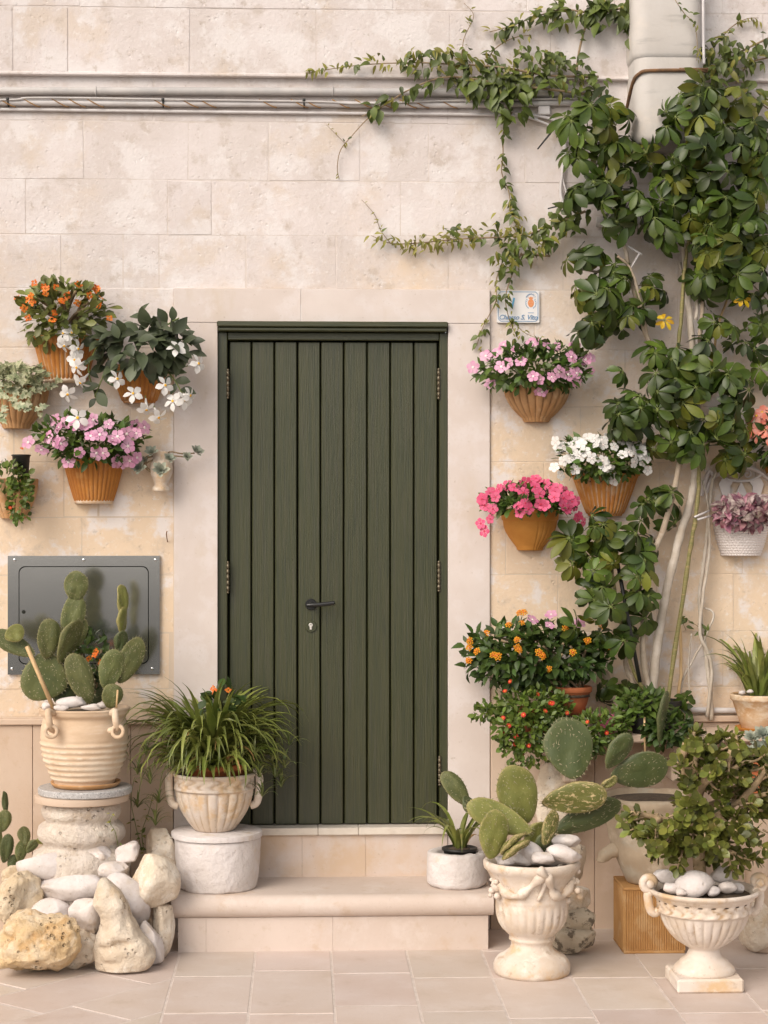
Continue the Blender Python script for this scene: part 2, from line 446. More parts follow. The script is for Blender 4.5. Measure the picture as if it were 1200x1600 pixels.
M_white = mat('whitewashed_stone', (.67, .62, .605), (.61, .555, .525), scale=6, rough=.9, bump=1.0, bscale=22, bdist=.012, big=.8,
              layers=(((.56, .45, .33), 7, .55, .68, .55), ((.42, .33, .24), 30, .62, .72, .5)))
M_carved = mat('carved_stone', (.65, .57, .505), (.58, .475, .375), scale=7, rough=.85, bump=.45, bscale=48, bdist=.004,
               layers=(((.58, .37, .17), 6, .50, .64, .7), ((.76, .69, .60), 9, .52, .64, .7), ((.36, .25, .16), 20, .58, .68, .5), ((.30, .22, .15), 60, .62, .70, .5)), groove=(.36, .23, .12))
M_amph = mat('aged_amphora_clay', (.62, .47, .335), (.55, .40, .27), scale=6, rough=.85, bump=.3, bscale=60, stretch=(1, 1, 2.2),
             layers=(((.72, .62, .50), 6, .48, .66, .7, (.6, .6, 3)), ((.45, .31, .19), 18, .62, .75, .35)), groove=(.74, .65, .53))
M_bigpot = mat('weathered_pot_stone', (.44, .35, .25), (.36, .28, .195), scale=7, rough=.9, bump=.5, bscale=40, layers=(((.42, .40, .34), 6, .5, .66, .5), ((.64, .55, .43), 10, .52, .68, .6)))
TC = dict(rough=.8, bump=.3, bscale=70)
M_terra = mat('terracotta', (.50, .20, .036), (.43, .155, .028), scale=9, layers=(((.60, .42, .27), 7, .56, .68, .45, (1, 1, .5)), ((.58, .30, .10), 12, .52, .66, .55), ((.33, .13, .04), 26, .60, .72, .5)), groove=(.36, .15, .045), **TC)
M_terras = mat('salt_streaked_terracotta', (.50, .20, .036), (.43, .155, .028), scale=9, layers=(((.62, .46, .32), 7, .54, .66, .55, (1, 1, .5)), ((.58, .30, .10), 12, .52, .66, .55), ((.33, .13, .04), 26, .60, .72, .5)), groove=(.66, .50, .36), **TC)
M_terral = mat('light_terracotta', (.50, .285, .135), (.44, .225, .09), scale=9, layers=(((.64, .44, .27), 8, .5, .64, .65), ((.32, .17, .07), 20, .58, .70, .55)), groove=(.30, .17, .08), **TC)
M_boxt = mat('dusty_box_terracotta', (.46, .25, .09), (.40, .205, .07), scale=9, layers=(((.56, .38, .20), 8, .52, .66, .6), ((.30, .15, .06), 16, .58, .70, .5)), **TC)
M_terrao = mat('orange_terracotta', (.56, .245, .045), (.50, .205, .035), scale=9, layers=(((.66, .34, .10), 12, .54, .7, .35),), **TC)
M_terrad = mat('red_terracotta', (.42, .125, .045), (.36, .10, .035), scale=9, layers=(((.55, .24, .10), 12, .54, .7, .4),), **TC)
M_efflo = mat('efflorescent_terracotta', (.52, .30, .14), (.60, .45, .30), scale=9, rough=.85, bump=.3, layers=(((.72, .62, .48), 10, .48, .62, .75, (1, 1, 2)), ((.46, .20, .07), 14, .56, .7, .6)), groove=(.3, .2, .1))
M_efft = mat('pale_salt_crust', (.72, .60, .48), (.62, .42, .26), scale=30, rough=.9, bump=.4)
M_soil = mat('dry_soil', (.10, .07, .045), (.06, .042, .028), scale=40, rough=.95, bump=.8, bscale=90, bdist=.01)
M_door = mat('green_painted_wood', (0.0264, 0.03162, 0.0072), (0.0396, 0.0408, 0.0108), scale=14, rough=.40, ior=1.6, bump=.7, bscale=26, bdist=.0025, stretch=(9, 9, .32), orand=.07, offset=True, spec=.5,
             layers=(((.050, .046, .027), 18, .50, .66, .5, (8, 8, .25)), ((.015, .020, .010), 34, .54, .66, .65, (7, 7, .14))))
M_doorf = mat('green_frame_wood', (0.0264, 0.03162, 0.0072), (0.0396, 0.0408, 0.0108), scale=14, rough=.40, ior=1.6, bump=.5, bscale=26, bdist=.0025, stretch=(8, 8, .4), orand=.05, offset=True,
              layers=(((.028, .034, .02), 30, .56, .72, .5, (7, 7, .2)),))
M_doorh = mat('green_lintel_wood', (0.0264, 0.03162, 0.0072), (0.0396, 0.0408, 0.0108), scale=14, rough=.40, ior=1.6, bump=.5, bscale=26, bdist=.0025, stretch=(.4, 8, 8), layers=(((.028, .034, .02), 30, .56, .72, .5, (.3, 7, 7)),))
M_gap = mat('dark_gap', (.012, .013, .009), rough=.9, bump=0)
M_black = mat('black_metal', (.010, .010, .010), rough=.32, bump=0, spec=.5)
M_bronze = mat('aged_bronze', (.12, .095, .06), (.20, .17, .12), scale=90, rough=.45, bump=.2, metal=.7)
M_steel = mat('pale_steel', (.70, .67, .62), rough=.35, bump=0, metal=.4)
M_hatch = mat('grey_green_hatch_paint', (.028, .030, .026), (.036, .038, .033), scale=5, rough=.13, bump=.06, bscale=10, bdist=.002, spec=1.0, ior=3.0,
              layers=(((.012, .012, .010), 85, .70, .74, .8, (1, 1, .6)), ((.06, .062, .056), 9, .56, .70, .5, (2, 1, .4))))
M_pipe = mat('grey_pipe', (.42, .40, .39), (.52, .49, .47), scale=8, rough=.6, bump=.15, layers=(((.60, .54, .48), 20, .55, .7, .5),))
M_cable = mat('white_cable', (.60, .575, .57), (.52, .49, .48), scale=14, rough=.55, bump=.1, layers=(((.48, .37, .26), 26, .62, .72, .5),))
M_wire = mat('rusty_wire', (.36, .19, .06), (.24, .13, .06), scale=30, rough=.8, bump=.2)
M_dark = mat('black_plastic', (.014, .014, .013), rough=.5, bump=0)
M_duct = mat('duct_cement', (.56, .53, .50), (.50, .465, .43), scale=4, rough=.85, bump=.3, bscale=40,
             layers=(((.36, .34, .32), 7, .56, .70, .6, (.5, 1, 3)), ((.66, .58, .50), 5, .5, .68, .5), ((.55, .36, .18), 8, .64, .76, .5, (1.5, 1, .5))))
M_added_road = mat('added_dark_asphalt', (.055, .053, .05), (.04, .039, .037), scale=30, rough=.9, bump=.5, bscale=120)
M_rust = mat('rusted_strap', (.20, .10, .045), (.13, .075, .04), scale=25, rough=.85, bump=.5, layers=(((.45, .22, .07), 18, .56, .7, .6),))
M_rockw = mat('white_pebble', (.66, .605, .585), (.585, .52, .48), scale=10, rough=.8, bump=.8, bscale=30, bdist=.008, big=1.2, pits=.5, coord='obj', offset=True, orand=.07,
              layers=(((.54, .42, .29), 7, .54, .68, .6), ((.42, .32, .23), 26, .60, .70, .55), ((.30, .23, .17), 80, .63, .70, .6)))
M_rockc = mat('cream_rock', (.60, .49, .37), (.69, .60, .49), scale=8, rough=.9, bump=1.0, bdist=.014, big=1.0, orand=.09, bscale=30, coord='obj', offset=True, pits=.7, layers=(((.56, .39, .22), 6, .52, .66, .6), ((.74, .68, .60), 10, .52, .64, .7), ((.34, .25, .17), 24, .58, .69, .6), ((.24, .17, .12), 70, .62, .70, .6)))
M_rocky = mat('yellow_tufa', (.58, .41, .225), (.66, .53, .37), scale=9, rough=.95, bump=1.0, bscale=24, bdist=.022, big=.8, coord='obj', offset=True, pits=1.0,
              layers=(((.46, .27, .11), 11, .52, .64, .7), ((.74, .66, .54), 12, .55, .68, .6), ((.36, .25, .14), 30, .63, .75, .4)))
M_rockb = mat('brown_rough_rock', (.52, .40, .26), (.60, .50, .37), scale=10, rough=.95, bump=1.0, bscale=26, bdist=.012, big=.8, coord='obj', offset=True, pits=1.0, layers=(((.34, .22, .12), 12, .54, .68, .6), ((.62, .57, .50), 8, .56, .68, .7)))
M_rockd = mat('lichened_stone', (.46, .38, .28), (.52, .44, .33), scale=9, rough=.95, bump=.9, bscale=30, bdist=.01, coord='obj', offset=True, layers=(((.10, .075, .05), 22, .50, .60, .85), ((.62, .54, .42), 14, .58, .7, .5)))
M_column = mat('eroded_column_stone', (.62, .545, .48), (.545, .46, .375), scale=9, rough=.95, bump=1.0, bscale=26, bdist=.024, big=.8, pits=1.0, layers=(((.70, .645, .57), 9, .5, .64, .7), ((.38, .28, .18), 14, .56, .68, .55), ((.26, .19, .13), 50, .62, .70, .5)))
M_granite = mat('grey_granite', (.46, .45, .44), (.36, .35, .345), scale=90, rough=.6, bump=.1, layers=(((.10, .10, .10), 160, .57, .62, .9), ((.70, .68, .66), 130, .58, .64, .8)))
M_signp = mat('white_enamel', (.74, .72, .71), rough=.25, bump=0)
M_signb = mat('blue_enamel', (.16, .29, .46), rough=.3, bump=0)
M_signc = mat('pale_blue_enamel', (.10, .38, .62), rough=.3, bump=0)
M_signo = mat('orange_enamel', (.72, .27, .10), rough=.3, bump=0)
M_bark = mat('pale_bark', (.44, .36, .27), (.33, .25, .18), scale=20, rough=.85, bump=.4, bscale=60, stretch=(1, 1, .5), layers=(((.58, .51, .43), 12, .5, .66, .5), ((.22, .16, .10), 30, .62, .74, .5)))
M_barkw = mat('whitish_bark', (.56, .50, .43), (.46, .39, .31), scale=20, rough=.85, bump=.4, bscale=60, layers=(((.34, .27, .19), 26, .6, .74, .5),))
M_branch = mat('tan_succulent_bark', (.40, .29, .17), (.30, .21, .12), scale=30, rough=.85, bump=.4, layers=(((.52, .42, .28), 20, .54, .66, .5),))
M_barkg = mat('green_stem', (.17, .16, .05), (.24, .20, .08), scale=40, rough=.6, bump=.2, stretch=(1, 1, 3), layers=(((.42, .30, .15), 36, .56, .66, .7, (.4, .4, 3)),))
M_twig = mat('brown_twig', (.30, .22, .13), (.22, .155, .09), scale=30, rough=.85, bump=.3)
M_gstem = mat('leafy_stem', (.16, .20, .05), (.12, .15, .035), scale=20, rough=.6, bump=0)
M_wood = mat('pale_wood', (.62, .43, .23), (.55, .36, .18), scale=20, rough=.7, bump=.2, stretch=(4, 4, .3))
M_bask = mat('white_plastic_basket', (.70, .64, .62), (.66, .60, .575), scale=5, rough=.5, bump=.08, layers=(((.55, .45, .36), 12, .62, .76, .35),))
M_pinkpot = mat('pink_plastic', (.55, .13, .22), rough=.5, bump=0)
# leaves
L_sch2 = leafmat('dark_umbrella_leaf', (0.0271, 0.04833, 0.0072), (0.04259, 0.06934, 0.01008), rough=.36, irand=.4, hue=.01, obj=True, transl=.1, spec=.4)
L_sch3 = leafmat('pale_umbrella_leaf', (0.143, 0.1479, 0.02016), (0.1045, 0.1224, 0.01584), rough=.42, irand=.35, hue=.012, obj=True, transl=.2, spec=.35, layers=(((.36, .28, .04), 9, .62, .74, .6),))
L_sch = leafmat('umbrella_tree_leaf', (0.04259, 0.06934, 0.00936), (0.07163, 0.1051, 0.0144), rough=.40, irand=.5, hue=.012, obj=True, transl=.12, spec=.35, layers=(((.22, .20, .035), 7, .60, .74, .5), ((.030, .046, .012), 5, .52, .66, .5)))
L_schy = leafmat('yellowed_leaf', (.60, .36, .015), (.52, .33, .02), obj=True, irand=.1)
L_vine = leafmat('vine_leaf', (0.06389, 0.09666, 0.01872), (0.0968, 0.1313, 0.02592), irand=.45, hue=.02, obj=True)
L_vinel = leafmat('young_vine_leaf', (0.264, 0.2499, 0.054), (0.198, 0.204, 0.0396), irand=.35, hue=.015, obj=True, transl=.3)
L_vinc = leafmat('vinca_leaf', (0.0484, 0.0893, 0.01296), (0.0726, 0.1208, 0.018), irand=.4)
L_lant = leafmat('lantana_leaf', (0.03388, 0.06514, 0.01008), (0.05034, 0.08825, 0.0144), rough=.5, irand=.4)
L_apt = leafmat('trailing_succulent_leaf', (0.1113, 0.1628, 0.0252), (0.08228, 0.1261, 0.01872), irand=.4)
L_mand = leafmat('mandevilla_leaf', (.060, .080, .042), (.082, .102, .054), rough=.42, irand=.4, obj=True)
L_crown = leafmat('crown_of_thorns_leaf', (0.1155, 0.1377, 0.0324), (0.1705, 0.1836, 0.04464), irand=.4)
L_var = leafmat('variegated_ivy_leaf', (.15, .19, .085), (.50, .49, .31), irand=.25, scale=55)
L_jade = leafmat('jade_leaf', (0.1053, 0.1219, 0.02376), (0.1734, 0.1828, 0.03802), rough=.34, irand=.55, layers=(((.30, .24, .07), 14, .58, .70, .6),))
L_spid = leafmat('spider_plant_blade', (.105, .145, .026), (.20, .225, .055), rough=.4, irand=.4, obj=True, layers=(((.42, .33, .12), 6, .66, .76, .5),))
L_dry = leafmat('dried_tip', (.46, .31, .12), (.38, .24, .09), irand=.3, obj=True)
L_succ = leafmat('blue_succulent', (.30, .34, .28), (.40, .41, .32), rough=.55, irand=.2)
L_trad = leafmat('purple_spiderwort', (.22, .06, .105), (.42, .23, .25), irand=.4, scale=45, rough=.4)
L_trad2 = leafmat('silver_spiderwort', (.13, .06, .075), (.44, .36, .32), irand=.3, scale=40, rough=.4)
L_herb = leafmat('herb_leaf', (0.06292, 0.1051, 0.01872), (0.08712, 0.1366, 0.02448), irand=.35)
C_lay = (((.20, .16, .06), 5, .62, .76, .5),)
M_spine = mat('pale_spines', (.30, .27, .16), rough=.7, bump=0)
M_pad = mat('prickly_pear_skin', (0.077, 0.08976, 0.02592), (0.1078, 0.1173, 0.03456), scale=3.5, rough=.62, bump=.5, bscale=9, coord='obj', offset=True, orand=.16, hue=.012, layers=C_lay, spots=((.36, .33, .20), 12, .12), groove=(.26, .23, .10))
M_padl = mat('pale_prickly_pear_skin', (0.143, 0.153, 0.0324), (0.1815, 0.1836, 0.04176), scale=3.5, rough=.62, bump=.5, bscale=9, coord='obj', offset=True, orand=.10, layers=(((.40, .33, .14), 5, .60, .74, .5),), spots=((.44, .38, .20), 12, .11), groove=(.42, .33, .15))
M_padd = mat('dark_prickly_pear_skin', (0.0528, 0.0714, 0.0216), (0.0704, 0.08772, 0.02736), scale=3.5, rough=.5, bump=.5, bscale=9, coord='obj', offset=True, orand=.12, layers=C_lay, spots=((.16, .17, .10), 12, .10), groove=(.14, .14, .06))
M_pads = mat('scarred_prickly_pear_skin', (0.11, 0.1173, 0.02448), (0.143, 0.1428, 0.0324), scale=2.2, rough=.6, bump=.3, bscale=14, coord='obj', offset=True, layers=(((.55, .42, .22), 9, .54, .60, .9),), groove=(.46, .34, .16))
def petal(name, c1, c2=None, tr=.25): return mat(name, c1, c2 or c1, scale=30, rough=.6, bump=0, orand=.12, transl=tr)
F_pink = petal('pink_petal', (.70, .30, .48), (.78, .46, .60)); F_hot = petal('hot_pink_petal', (.72, .085, .20), (.78, .15, .28)); F_white = petal('white_petal', (.78, .76, .73))
F_or = petal('orange_petal', (.80, .16, .02), (.75, .22, .03)); F_yel = petal('yellow_petal', (.80, .42, .02), (.80, .30, .01)); F_red = petal('red_petal', (.72, .045, .03)); F_cor = petal('coral_petal', (.80, .20, .13), (.82, .42, .34))
F_eye = petal('pale_eye', (.80, .70, .66), tr=0); F_eyer = petal('red_eye', (.55, .03, .08), tr=0); F_eyey = petal('yellow_eye', (.78, .42, .03), tr=0)
def fmesh(kind, mats): return flower_t(kind).mesh('flower_' + kind, mats)
ME_pink = fmesh('vinca', [F_pink, F_eye, M_gstem]); ME_hot = fmesh('vinca', [F_hot, F_eyer, M_gstem]); ME_wh = fmesh('vinca', [F_white, F_eye, M_gstem])
ME_trump = fmesh('trumpet', [F_white, F_eyey, M_gstem]); ME_cor = fmesh('trumpet', [F_cor, F_eyey, M_gstem])
ME_crown = fmesh('bract', [F_or, F_eyey, M_gstem]); ME_lant = fmesh('umbel', [F_yel, F_or, M_gstem]); ME_red = fmesh('daisy', [F_red, F_eyey])
T_ov = leaf_t(1, .5, .45, .12, .22); T_ob = leaf_t(1, .5, .62, .12, .18); T_la = leaf_t(1, .30, .42, .15, .3); T_rd = leaf_t(1, .72, .52, .1, .1, 4, .7); T_pt = leaf_t(1, .52, .34, .16, .3, 5)
T_ivy = lobed_t()

# ------------------------------------------------------------------ ground
def X(px, Y=0.0): return at(px, 800, Y).x
def Z(py, Y=0.0): return at(500, py, Y).z
def gp(px, py):
    u, v = (px - 600) / F_PX, (800 - py) / F_PX
    s, c = math.sin(YAW), math.cos(YAW); t = -EYE / v
    return Vector(((s + u * c) * t, -DIST + (c - u * s) * t, 0))
ground = MB().add(*box(-40, 40, -3.6, 1, -.4, -.0011)).build('ground', M_grout, smooth=False)
ground['kind'] = 'structure'
added_dark_road = MB().add([(-60, -80, -.12), (60, -80, -.12), (60, -3.5, -.12), (-60, -3.5, -.12)], [(0, 1, 2, 3)]).build('added_dark_road', M_added_road, smooth=False); added_dark_road['kind'] = 'structure'  # unseen dark road, added to cut bounce light and darken the door's lower reflections
def clip(poly, ax, lim, keep_less):
    out = []
    for i in range(len(poly)):
        a, b = poly[i], poly[(i + 1) % len(poly)]
        ia = (a[ax] <= lim) == keep_less; ib = (b[ax] <= lim) == keep_less
        if ia: out.append(a)
        if ia != ib:
            t = (lim - a[ax]) / (b[ax] - a[ax]); out.append((a[0] + t * (b[0] - a[0]), a[1] + t * (b[1] - a[1])))
    return out
def area(p): return abs(sum(p[i][0] * p[(i + 1) % len(p)][1] - p[(i + 1) % len(p)][0] * p[i][1] for i in range(len(p)))) / 2
def paving_tile(poly, r):
    cx = sum(p[0] for p in poly) / len(poly); cy = sum(p[1] for p in poly) / len(poly)
    if sum(poly[i][0] * poly[(i + 1) % len(poly)][1] - poly[(i + 1) % len(poly)][0] * poly[i][1] for i in range(len(poly))) < 0: poly = poly[::-1]
    n = len(poly); sz = math.sqrt(area(poly)); k0 = 1 - .010 / sz; k1 = 1 - .014 / sz
    h = r.uniform(-.0006, .0008); tx, ty = r.gauss(0, .001), r.gauss(0, .001)
    V = [(cx + (x - cx) * k0, cy + (y - cy) * k0, -.02) for x, y in poly] + [(cx + (x - cx) * k0, cy + (y - cy) * k0, h - .0022) for x, y in poly] + \
        [(cx + (x - cx) * k1, cy + (y - cy) * k1, h + tx * (x - cx) + ty * (y - cy)) for x, y in poly]
    Fc = [(k * n + i, k * n + (i + 1) % n, (k + 1) * n + (i + 1) % n, (k + 1) * n + i) for k in (0, 1) for i in range(n)] + [tuple(2 * n + i for i in range(n))]
    MB().add(V, Fc).build('paving_tile', M_tile, ground, smooth=False)
r = R(11)
XS = gp(280, 1492).x; PITCH = .2945
for c in range(-0, 13):
    y = .02 - r.uniform(0, .45) if c else -.26
    y1 = .02
    while y1 > -3.1:
        y0 = y if y < y1 - .08 else y1 - r.uniform(.4, .6)
        paving_tile([(XS + c * PITCH, y0), (XS + (c + 1) * PITCH, y0), (XS + (c + 1) * PITCH, y1), (XS + c * PITCH, y1)], r)
        y1 = y0; y = y1 - r.uniform(.42, .62)
o0 = gp(125, 1525); ang = math.radians(49)
ca, sa = math.cos(ang), math.sin(ang)
for i in range(-9, 12):
    off = r.uniform(0, .5)
    for j in range(-8, 9):
        a0, a1, b0, b1 = j * .52 + off, (j + 1) * .52 + off, i * .30, (i + 1) * .30
        poly = [(o0.x + a * ca - b * sa, o0.y + a * sa + b * ca) for a, b in ((a0, b0), (a1, b0), (a1, b1), (a0, b1))]
        for ax, lim, kl in ((0, XS, True), (0, XS - 2.6, False), (1, .02, True), (1, -3.2, False)):
            if poly: poly = clip(poly, ax, lim, kl)
        if len(poly) > 2 and area(poly) > .004: paving_tile(poly, r)

# ------------------------------------------------------------------ the house front
house = thing('stone_house', 'pale limestone house front of big blocks with a green plank door', 'house', (0, 0, 0))
SX0, SX1, SZ = X(272), X(765), Z(452)                     # door surround
WX0, WX1, WTOP = -6.0, 7.0, 6.5
b = MB()
for a in ((WX0, SX0 + .02, 0), (SX1 - .02, WX1, 0)): b.add(*box(a[0], a[1], .0010, .4, -.1, WTOP))
b.add(*box(SX0 + .02, SX1 - .02, .0010, .4, SZ - .02, WTOP))
b.build('wall_core', M_mortar, house, smooth=False)
MB().add(*box(WX0, WX1, -.0205, .0, Z(119) + .004, WTOP)).build('upper_wall_core', M_mortar, house, smooth=False)
def stone(x0, x1, z0, z1, y, m, r, name='stone_block', gap=.0014, bev=.0016):
    y += r.uniform(-.0012, .0010)
    V, Fc = box(x0 + gap * r.uniform(.5, 1.3), x1 - gap * r.uniform(.5, 1.3), y, .05, z0 + gap * r.uniform(.5, 1.3), z1 - gap * r.uniform(.5, 1.3), bev)
    V = V + np.array([(r.gauss(0, .0016), 0, r.gauss(0, .0016)) for _ in V]) * (np.abs(V[:, 1:2] - y) < .01)
    MB().add(V, Fc).build(name, m, house, smooth=False)
rows = [-260, -170, -80, 17, 119, 192, 283, 368, 452, 545, 635, 722, 808, 898, 988, 1075, 1119]
known = {(17, 119): [-90, 22, 107, 296, 494, 702, 860, 1010, 1190], (192, 283): [-60, 130, 294, 420, 562, 670, 820, 985, 1120], (119, 192): [-20, 240, 480, 700, 905, 1110],
         (283, 368): [-120, 40, 262, 330, 626, 800, 960, 1130], (368, 452): [-40, 95, 192, 248, 384, 525, 700, 880, 1060], (722, 808): [-70, 100, 154, 850, 1030, 1180], (808, 898): [-50, 128, 790, 1010, 1160]}
r = R(5)
XL, XR = -420, 1700
for ra, rb in zip(rows, rows[1:]):
    js = [x for x in known.get((ra, rb), [])]
    x = js[0] if js else r.uniform(0, 180)
    while x > XL: x -= r.uniform(120, 230); js.append(x)
    x = max(js)
    while x < XR: x += r.uniform(110, 235); js.append(x)
    js.sort()
    y = -.022 if rb <= 119 else 0.0
    for a, c in zip(js, js[1:]):
        parts = [(a, c)]
        if ra >= 452: parts = [(a, min(c, 271.5)), (max(a, 765.5), c)]
        for p0, p1 in parts:
            if p1 - p0 < 12: continue
            m = M_block if (rb <= 470 or (rb <= 560 and r.random() < .6)) else (M_blocky if r.random() < .82 else M_block)
            stone(X(p0), X(p1), Z(rb), Z(ra), y, m, r)
# string course under the top rows
MB().add(*box(WX0, WX1, -.030, .05, Z(123), Z(118), .003)).build('string_course', M_block, house, smooth=False)
# smooth door surround
DX0, DX1, DZ0, DZ1 = X(340), X(700), Z(1291), Z(505)
def flat(name, x0, x1, z0, z1, y, y1, m, bev=.003): return MB().add(*box(x0, x1, y, y1, z0, z1, bev)).build(name, m, house, smooth=False)
zs = [0.0, DZ1]
for k, (a, c) in enumerate(zip(zs, zs[1:])):
    flat('surround_block', SX0, DX0, a + .0006, c - .0006, -.012, .12, M_surround, .0012)
    flat('surround_block', DX1, SX1, a + .0006, c - .0006, -.012, .12, M_surround, .0012)
for a, c in ((SX0, X(470)), (X(470) + .001, SX1)): flat('surround_lintel', a, c, DZ1 + .001, SZ, -.0125, .12, M_surround, .0012)
# dado slabs with their moulding, left and right of the surround
for xs in ([-300, -120, 52, 205, 271.5], [766, 928, 1090, 1250, 1420]):
    for a, c in zip(xs, xs[1:]): flat('dado_slab', X(a) + .001, X(c) - .001, -.02, Z(1131), -.018 + .001 * (a % 3), .05, M_dado, .0015)
    flat('dado_moulding', X(xs[0]), X(xs[-1]), Z(1130), Z(1120), -.034, .05, M_dado, .005)
# door
door = MB().add(*box(DX0 + .01, DX1 - .01, .075, .10, DZ0, DZ1 - .02)).build('door', M_gap, house, smooth=False)
edges = [357, 392.5, 428.5, 464.5, 501, 537.5, 574, 610.5, 647.5, 685]
r = R(8)
for k, (a, c) in enumerate(zip(edges, edges[1:])):
    g0 = .0045 if k == 3 else .0028
    MB().add(*box(X(a) + g0, X(c) - .0028, .036 + r.uniform(0, .0015), .078, Z(1290), Z(533), .0035)).build('plank', M_door, door, smooth=False)
frm = MB().add(*box(DX0, X(355), .010, .10, DZ0 - .0, Z(519), .003)).build('door_frame', M_doorf, house, smooth=False)
MB().add(*box(X(687), DX1, .010, .10, DZ0, Z(519), .003)).build('jamb', M_doorf, frm, smooth=False)
MB().add(*box(X(355) + .001, X(687) - .001, .014, .10, Z(531), Z(519), .003)).build('head_rail', M_doorh, frm, smooth=False)
hd = MB(); hd.add(*box(X(339.5), X(699), -.040, .09, Z(512), Z(503.5), .004)); hd.add(*box(X(341), X(697.5), -.028, .09, Z(518.5), Z(512.2), .004))
hd.build('hood_moulding', M_doorh, frm, smooth=False)
def hinge(px, y0, y1):
    mb = MB(); x = X(px)
    n = 5
    for k in range(n):
        za, zb = Z(y0 + (y1 - y0) * (k + .94) / n), Z(y0 + (y1 - y0) * (k + .06) / n)
        mb.add(*tube([(x, .006, za), (x, .006, zb)], .0062, 10))
    mb.add(*tube([(x, .006, Z(y1)), (x, .006, Z(y0))], .0045, 8))
    for y in (y0 - 1.5, y1 + 1.5): mb.add(*ico(1)) if False else mb.add(ico(1)[0] * .0065 + np.array((x, .006, Z(y))), ico(1)[1])
    mb.build('hinge', M_bronze, door)
for px, y0, y1 in ((356, 580, 620), (356, 880, 924), (685.5, 578, 620), (686, 880, 922), (687, 1186, 1226)): hinge(px, y0, y1)
hx, hz = X(486), Z(945)
hb = MB(); hb.add(*disc((hx, .036, hz), (0, -1, 0), .0235, .009, 28)); hb.add(*tube([(hx, .03, hz), (hx, -.014, hz)], .010, 14))
hb.add(*tube(smoothpath([(hx - .014, -.012, hz - .001), (hx, -.016, hz), (hx + .05, -.018, hz + .003), (X(522) - .004, -.018, hz + .008), (X(522), -.018, hz + .0082)], 3), [.0088] * 12 + [.006], 14)); hb.build('handle', M_black, door, angle=40)
lz = Z(979.5)
lk = MB(); lk.add(*disc((hx, .036, lz), (0, -1, 0), .0235, .006, 28)); lk.build('lock_plate', M_doorf, door, angle=40)
ky = MB(); ky.add(*disc((hx - .001, .031, lz + .006), (0, -1, 0), .0085, .006, 18)); ky.add(*box(hx - .0055, hx + .0035, .0262, .031, lz - .013, lz + .004, .0012)); ky.build('lock_cylinder', M_steel, door, angle=40)
MB().add(*box(hx - .006, hx + .003, .0242, .0252, lz + .0065, lz + .0082)).build('keyway', M_gap, door)
# threshold and upper riser
for a, c in ((341, 497), (497, 560), (560, 699)): flat('threshold', X(a) + .0006, X(c) - .0006, Z(1303), Z(1291.5), -.035, .12, M_marble, .003)
zt = .222
for a, c in ((341, 472), (472, 571), (571, 699)): flat('riser_slab', X(a) + .0002, X(c) - .0002, zt - .03, Z(1303) - .001, -.014, .1, M_riser, .0008)

step = thing('doorstep', 'broad limestone doorstep with rounded nosing in front of the green door', 'step', (X(520), -.2, 0))
x0, x1 = X(265, -.4), X(774, -.4)
prof = [(.02, zt - .088), (-.365, zt - .088)] + [(-.365 - .038 * math.cos(math.radians(a)), zt - .044 + .044 * math.sin(math.radians(a))) for a in range(-80, 91, 17)] + [(.02, zt)]
def slab(xa, xb, nm, m):
    n = len(prof); V = [(x, y, z) for x in (xa + .006, xb - .006) for y, z in prof]
    e = .006
    Fc = [(i, (i + 1) % n, n + (i + 1) % n, n + i) for i in range(n)]; Fc += [tuple(range(n - 1, -1, -1)), tuple(n + i for i in range(n))]
    return MB().add(V, Fc).build(nm, m, step, angle=35)
slab(x0, x1, 'tread_slab', M_step)
for a, c in ((278, 322), (322, 520), (520, 763)): MB().add(*box(X(a, -.37) + .0002, X(c, -.37) - .0002, -.372, .0, -.01, zt - .0885, .0008)).build('riser_slab', M_step, step, smooth=False)

# ------------------------------------------------------------------ pipes and cables on the wall
def wp(px, py, off): return at(px, py, -off)
def run(name, label, cat, pts, rad, m, off=.03, seg=10, grp=None):
    P_ = [wp(*p[:2], p[2] if len(p) > 2 else off) for p in pts]
    t = thing(name, label, cat, P_[0], grp)
    MB().add(*tube(smoothpath(P_, 5), rad, seg)).build('pipe' if 'pipe' in name or 'conduit' in name else 'cable_run', m, t); return t
t = run('grey_conduit_pipe', 'straight grey pipe under the string course, uppermost of the wall lines', 'pipe', [(-300, 140), (0, 142), (450, 143), (915, 146)], .0165, M_pipe, .022, 12)
for px in (150, 520, 800): MB().add(*torus(wp(px, 142.8, .022), .018, .003, (1, 0, 0), 20, 6)).build('pipe_clip', M_pipe, t)
t = run('white_cable_conduit', 'white cable bundle bound with rusty wire and black ties', 'cable', [(-300, 157), (0, 160), (250, 162), (500, 163), (720, 164), (905, 160)], .0125, M_cable, .020, 12)
for px in (13, 255, 475): 
    mb = MB(); p = wp(px, 160.5 + .004 * px, .020); mb.add(*torus(p, .0150, .0035, (1, 0, .05), 18, 6)); mb.add(*box(p.x - .006, p.x + .006, p.y - .022, p.y - .012, p.z + .006, p.z + .018, .002)); mb.build('cable_tie', M_dark, t)
mb = MB(); r = R(2)
for px in range(-200, 700, 34):
    if r.random() < .3: continue
    q = px + r.uniform(-9, 9); y = 161 + .003 * q
    mb.add(*tube(smoothpath([wp(q, y - 7, .018), wp(q + 7, y - 3, .034), wp(q + 20, y + 4, .034), wp(q + 27, y + 6, .022)], 3), .0024, 5))
mb.build('binding_wire', M_wire, t)['kind'] = 'stuff'
run('thin_grey_cable', 'thin grey cable sagging along the top of the white bundle', 'cable', [(-300, 154), (0, 156), (40, 153), (120, 153), (300, 156), (500, 159), (560, 162), (720, 157), (905, 154)], .0042, M_pipe, .036, 8)
